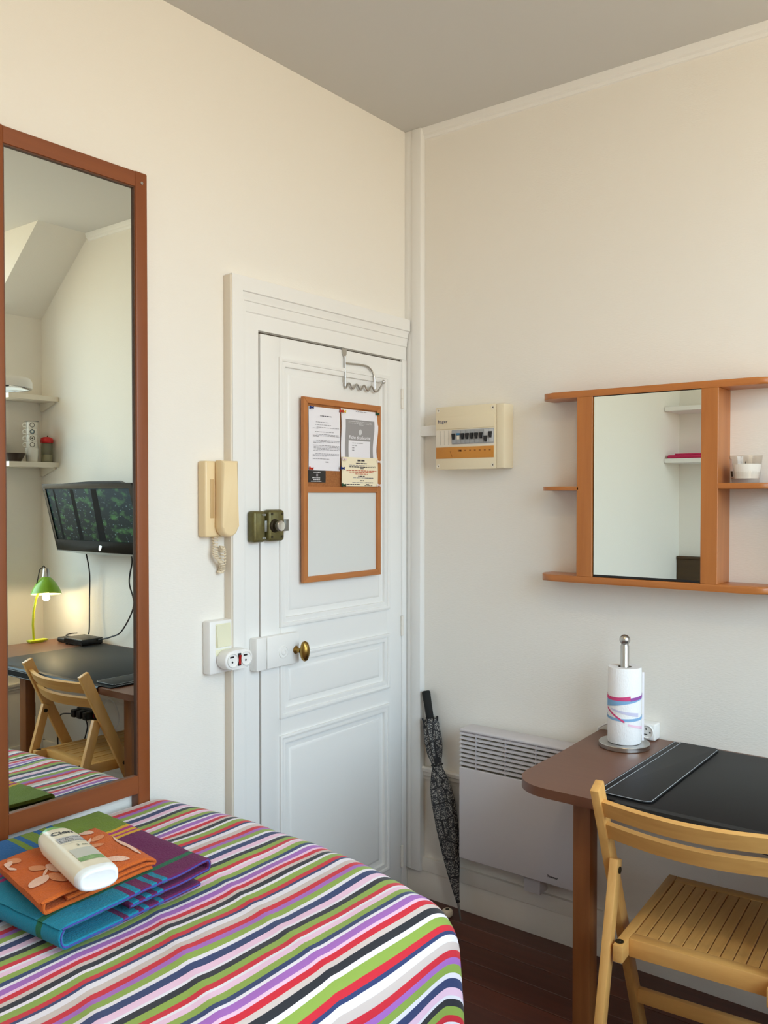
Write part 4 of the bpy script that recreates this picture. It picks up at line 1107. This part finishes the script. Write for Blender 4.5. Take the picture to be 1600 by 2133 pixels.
# set-top box and small adaptor puck
t = thing('set_top_box', 'small flat black receiver box on the desk below the television', 'receiver', (-.09, -2.02, DZ))
B().box(-.150, -.030, -2.105, -1.945, DZ + .006, DZ + .036, bev=.004, seg=3).done('body', 'black', t)
box('front_strip', 'gloss_black', t, -.1515, -.150, -2.10, -1.95, DZ + .010, DZ + .030)
for xx, yy_ in ((-.14, -2.095), (-.14, -1.955), (-.04, -2.095), (-.04, -1.955)):
    B().lathe([(.006, 0), (.006, .007)], (xx, yy_, DZ), n=10).done('foot', 'black', t)
t = thing('power_adaptor', 'rounded black power adaptor with coiled cable beside the receiver box', 'adaptor', (-.10, -2.16, DZ))
B().box(-.135, -.075, -2.195, -2.125, DZ, DZ + .026, bev=.010, seg=3).done('body', 'black', t)
B().tube([(-.06 + .030 * math.cos(a) - .01, -2.155 + .030 * math.sin(a), DZ + .005 + .0013 * i) for i, a in enumerate([k_ * .5 for k_ in range(26)])], .003, n=6).done('coiled_cable', 'black', t)
# green clip lamp
t = thing('desk_lamp', 'lime green desk lamp with bell shade, lit, at the far desk end', 'lamp', (-.19, -2.265, DZ))
B().box(-.250, -.150, -2.287, -2.243, DZ + .006, DZ + .014, bev=.003).done('clip_base', 'lime', t)
B().box(-.245, -.175, -2.283, -2.247, DZ, DZ + .006, bev=.002).done('clip_jaw', 'lime', t)
B().tube([(-.220, -2.265, DZ + .012), (-.224, -2.265, DZ + .09), (-.220, -2.265, DZ + .16), (-.206, -2.265, DZ + .225), (-.172, -2.262, DZ + .295)], [.0062, .0062, .006, .006, .006], n=10).done('stem', 'lime', t)
LS = Vector((-.155, -2.255, 1.075)); la = Vector((-.10, .16, -1)).normalized()
sh = B().lathe([(.020, .0), (.030, .008), (.050, .032), (.066, .060), (.077, .088), (.075, .088), (.064, .058), (.048, .032), (.028, .010)], LS, la, n=36).done('shade', ['lamp_green', 'lamp_in'], t, smooth=40, fix=False)
for p_ in sh.data.polygons:
    pass
B().lathe([(.0195, .004), (.0205, .0), (.0165, -.035), (.014, -.044), (.010, -.046), (0, -.046)], LS, la, n=24).done('socket_cup', 'steel', t)
B().lathe([(.0745, .0875), (.0635, .0575), (.0475, .0315), (.027, .0105)], LS, la, n=36).done('shade_lining', 'lamp_in', t, fix=False)
B().lathe([(.010, .015), (.011, .035), (.014, .055), (.016, .072), (.014, .086), (.007, .094), (0, .095)], LS, la, n=20).done('bulb', 'bulb', t)
B().tube([LS - la * .044, LS - la * .060 + Vector((-.012, 0, 0)), LS - la * .04 + Vector((-.036, 0, 0)), LS + Vector((-.045, 0, 0)), LS + la * .03 + Vector((-.052, 0, 0))], .0028, n=6).done('flex', 'black', t)
pl = bpy.data.lights.new('desk_lamp_light', 'POINT'); pl.energy = DESK_E; pl.color = (1.0, .74, .44); pl.shadow_soft_size = .018
po = bpy.data.objects.new('desk_lamp_light', pl); COL.objects.link(po); po.location = LS + la * .104
cable('cable', 'thin black lamp cable with an inline switch hanging behind the desk', [(-.24, -2.285, DZ + .010), (-.21, -2.315, DZ - .01), (-.185, -2.335, .60), (-.18, -2.34, .40), (-.18, -2.35, .20), (-.19, -2.36, .012)], .0028)
tag(B().box(-.190, -.170, -2.356, -2.334, .34, .42, bev=.006).done('inline_switch', 'black'), 'small black inline switch on the hanging lamp cable', 'switch')
# cluster under the desk
t = thing('power_strip', 'black multi-plug power strip on the wall under the desk', 'power strip', (-.02, -2.05, .33))
B().box(-.045, -.012, -2.16, -2.00, .345, .395, bev=.006).done('strip', 'black', t)
for i in range(3):
    B().box(-.085, -.045, -2.155 + .052 * i, -2.120 + .052 * i, .350, .390, bev=.006).done('plug', 'black', t)
box('neon', 'red_switch', t, -.0465, -.045, -2.012, -2.004, .36, .38)
cable('cable', 'black cable looping from the power strip plug to the floor', [(-.085, -2.137, .37), (-.11, -2.20, .36), (-.115, -2.22, .30), (-.11, -2.23, .15), (-.12, -2.23, .012)], .0034)
cable('cable', 'black cable dropping straight below the power strip', [(-.085, -2.03, .37), (-.10, -1.98, .33), (-.10, -2.02, .22), (-.11, -2.05, .012)], .0034)
cable('cable', 'white cable coiled in a loop on the wall under the desk', [(-.03, -1.98, .39), (-.03, -1.90, .47), (-.03, -1.83, .43), (-.03, -1.82, .36), (-.03, -1.88, .32), (-.03, -1.95, .36)], .0028, 'plastic')
t = thing('wall_socket', 'white wall socket low on the dormer wall', 'socket', (-.30, YW, .24))
B().box(-.335, -.265, YW, YW + .030, .19, .27, bev=.004).done('box', 'plastic', t)
B().lathe([(.020, 0), (.020, .004), (.0185, .004), (.0180, .0006), (0, .0006)], (-.30, YW + .030, .232), (0, 1, 0), n=24).done('socket', 'plastic', t)
B().lathe([(.003, 0), (0, .0005)], (-.30, YW + .0312, .232), (0, 1, 0), n=8).done('contact_hole', 'black', t)

# kitchen shelves and what stands on them
SHF = []
for z0, lab in ((2.000, 'upper white kitchen shelf on the dormer wall'), (1.648, 'lower white kitchen shelf carrying mugs and pans')):
    o = thing('wall_shelf', lab, 'shelf', (-.36, YW + .1, z0), 'white shelves on the dormer wall')
    B().box(-.285, -.002, YW + .001, -2.372, z0, z0 + .026, bev=.001, seg=1).done('board', 'breaker_w', o)
    B().prism([(YW + .001, z0), (-2.40, z0), (-2.40, z0 - .008), (YW + .03, z0 - .045), (YW + .001, z0 - .045)], lambda a, b_, t_: (t_, a, b_), -.012, -.002).done('bracket', 'breaker_w', o)
SZ1 = 1.674
mx, my = -.128, -2.425
tag(B().lathe([(0, 0), (.027, 0), (.029, .003), (.034, .074), (.032, .074), (.027, .006), (0, .006)], (mx, my, SZ1), n=28).done('cup', 'ceramic'), 'plain white cup at the bottom of the mug stack', 'cup')
for i, lab in enumerate(('lowest espresso mug of the stack, just above the plain cup', 'second espresso mug up the stack, dark ring with dark centre', 'third espresso mug up the stack, with a bluish ring', 'topmost espresso mug of the stack on the kitchen shelf')):
    z = SZ1 + .0745 + .0345 * i
    t = thing('mug', lab, 'mug', (mx, my, z), 'stacked espresso mugs')
    B().lathe([(0, 0), (.0275, 0), (.0285, .002), (.0285, .0335), (.0270, .0335), (.0270, .004), (0, .004)], (mx, my, z), n=28).done('body', 'ceramic', t)
    B().tube([(mx - .0165, my - .0215, z + .028), (mx - .0255, my - .033, z + .028), (mx - .029, my - .0375, z + .020), (mx - .028, my - .036, z + .010), (mx - .0165, my - .0215, z + .007)], .0034, n=8).done('handle', 'ceramic', t)
    an = math.radians(116); d = Vector((math.cos(an), math.sin(an), 0))
    for rr, m_ in ((.0135, 'ring_ink'), (.0100, 'ceramic' if i != 2 else 'ring_blue'), (.0052, 'ring_ink' if i == 1 else 'ceramic')):
        c0 = Vector((mx, my, z + .0165))
        B().grid(8, 8, lambda p, q: (lambda a_, h_: c0 + Vector((math.cos(an + a_), math.sin(an + a_), 0)) * (.0287 + (.0137 - rr) * .08) + Vector((0, 0, h_)))(rr * p * math.cos(q * 2 * math.pi) / .0287, rr * p * math.sin(q * 2 * math.pi))).done('printed_ring', m_, t, fix=False)
t = thing('mug_rack', 'thin wire rack holding the stacked espresso mugs', 'rack', (mx, my, SZ1 + .07))
for dx_, dy_ in ((.026, .022), (-.034, .012), (.012, -.032)):
    B().tube([(mx + dx_, my + dy_, SZ1 + .001), (mx + dx_ * 1.06, my + dy_ * 1.06, SZ1 + .216)], .0014, n=6).done('wire', 'zinc', t)
B().tube([(mx + .035 * math.cos(a), my + .035 * math.sin(a), SZ1 + .216) for a in [2 * math.pi * i / 24 for i in range(25)]], .0014, n=6).done('wire_ring', 'zinc', t)
t = thing('sugar_shaker', 'glass shaker with a red apple-shaped cap at the shelf end', 'jar', (-.042, -2.425, SZ1))
B().lathe([(0, 0), (.030, 0), (.031, .003), (.031, .105), (.029, .108), (.0285, .105), (.0285, .005), (0, .005)], (-.042, -2.425, SZ1), n=28).done('glass', 'jar', t, fix=False)
B().lathe([(0, .0055), (.028, .0055), (.028, .042), (0, .044)], (-.042, -2.425, SZ1), n=24).done('contents', 'coil', t)
B().lathe([(.030, .104), (.033, .108), (.034, .118), (.030, .130), (.018, .137), (.006, .136), (0, .133)], (-.042, -2.425, SZ1), n=28).done('cap', 'red_cap', t)
B().tube([(-.042, -2.425, SZ1 + .132), (-.036, -2.425, SZ1 + .145)], [.002, .0025], n=6).done('stem', 'bronze_dark', t)
t = thing('bowl', 'dark brown flared bowl on the lower kitchen shelf', 'bowl', (-.245, -2.44, SZ1))
B().lathe([(0, 0), (.036, 0), (.058, .040), (.060, .044), (.057, .044), (.034, .005), (0, .005)], (-.226, -2.435, SZ1), n=32).done('body', 'pan', t)
t = thing('canister', 'small steel canister with a lid rim behind the brown bowl', 'canister', (-.27, -2.50, SZ1))
B().lathe([(0, 0), (.026, 0), (.026, .100), (.028, .104), (.028, .112), (.020, .122), (0, .125)], (-.262, -2.505, SZ1), n=26).done('body', 'steel', t)
B().lathe([(.0285, .100), (.0295, .102), (.0295, .113), (.0285, .115)], (-.262, -2.505, SZ1), n=26).done('rim', 'black', t)
# disc pendant lamp near the dormer
t = thing('pendant_lamp', 'white disc pendant lamp hanging near the dormer, seen from below', 'lamp', (-.60, -1.93, 1.99))
PC = (-.600, -1.93, 1.985)
B().lathe([(.157, -.002), (.160, 0), (.160, .030), (.150, .045), (.06, .052), (.012, .056)], PC, n=48).done('shade', 'plastic', t)
B().lathe([(.156, 0), (.12, .020), (.02, .030)], PC, n=48).done('reflector', 'chrome', t, fix=False)
box('lamp_holder', 'black', t, -.655, -.545, -1.96, -1.90, 1.995, 2.012, bev=.003)
B().tube([(PC[0], PC[1], 2.035), (PC[0], PC[1], ZC)], .004, n=8).done('stem', 'zinc', t)

# ================================================================== SEEN IN THE SMALL MIRROR: opposite wall
for z, lab in ((2.012, 'upper white shelf board on the opposite wall'), (1.696, 'lower white shelf board on the opposite wall, holding the pink box')):
    o = B().box(XW + .001, XW + .275, -.92, -.004, z, z + .026, bev=.001, seg=1).done('wall_shelf', 'white')
    tag(o, lab, 'shelf', 'white shelves on the opposite wall')
t = thing('pink_box', 'flat pink plastic box on the lower shelf of the opposite wall', 'box', (XW + .1, -.2, 1.7225))
B().box(XW + .03, XW + .255, -.42, -.015, 1.7225, 1.744, bev=.008, seg=3).done('box_body', 'pink', t)
B().box(XW + .035, XW + .250, -.415, -.06, 1.744, 1.753, bev=.003).done('lid', 'pink', t)
t = thing('headboard', 'dark brown wooden headboard against the opposite wall', 'headboard', (XW + .03, -.5, .3))
B().box(XW + .001, XW + .040, -.98, -.004, 0, 1.095, bev=.003).done('panel', 'brown_box', t)
B().box(XW + .001, XW + .046, -.985, -.003, 1.095, 1.112, bev=.003).done('top_rail', 'brown_box', t)
# unseen ceiling pendant, added to stand in for the warm overhead light
t = thing('added_pendant', 'unseen white cone ceiling lamp added for the warm overhead light', 'lamp', (-1.50, -1.50, 2.60))
PZ = (-1.50, -1.50, 2.56)
B().lathe([(.13, 0), (.128, .002), (.05, .13), (.02, .15), (.018, .15)], PZ, n=40).done('shade', 'plastic', t)
B().tube([(PZ[0], PZ[1], 2.70), (PZ[0], PZ[1], ZC)], .004, n=8).done('flex', 'plastic', t)
B().ball((PZ[0], PZ[1], PZ[2] + .03), .028, 10).done('bulb', 'bulb', t)
l = bpy.data.lights.new('added_pendant_light', 'POINT'); l.energy = LAMP_E; l.color = (1.0, .74, .44); l.shadow_soft_size = .05
o = bpy.data.objects.new('added_pendant_light', l); COL.objects.link(o); o.location = (PZ[0], PZ[1], PZ[2] - .035)
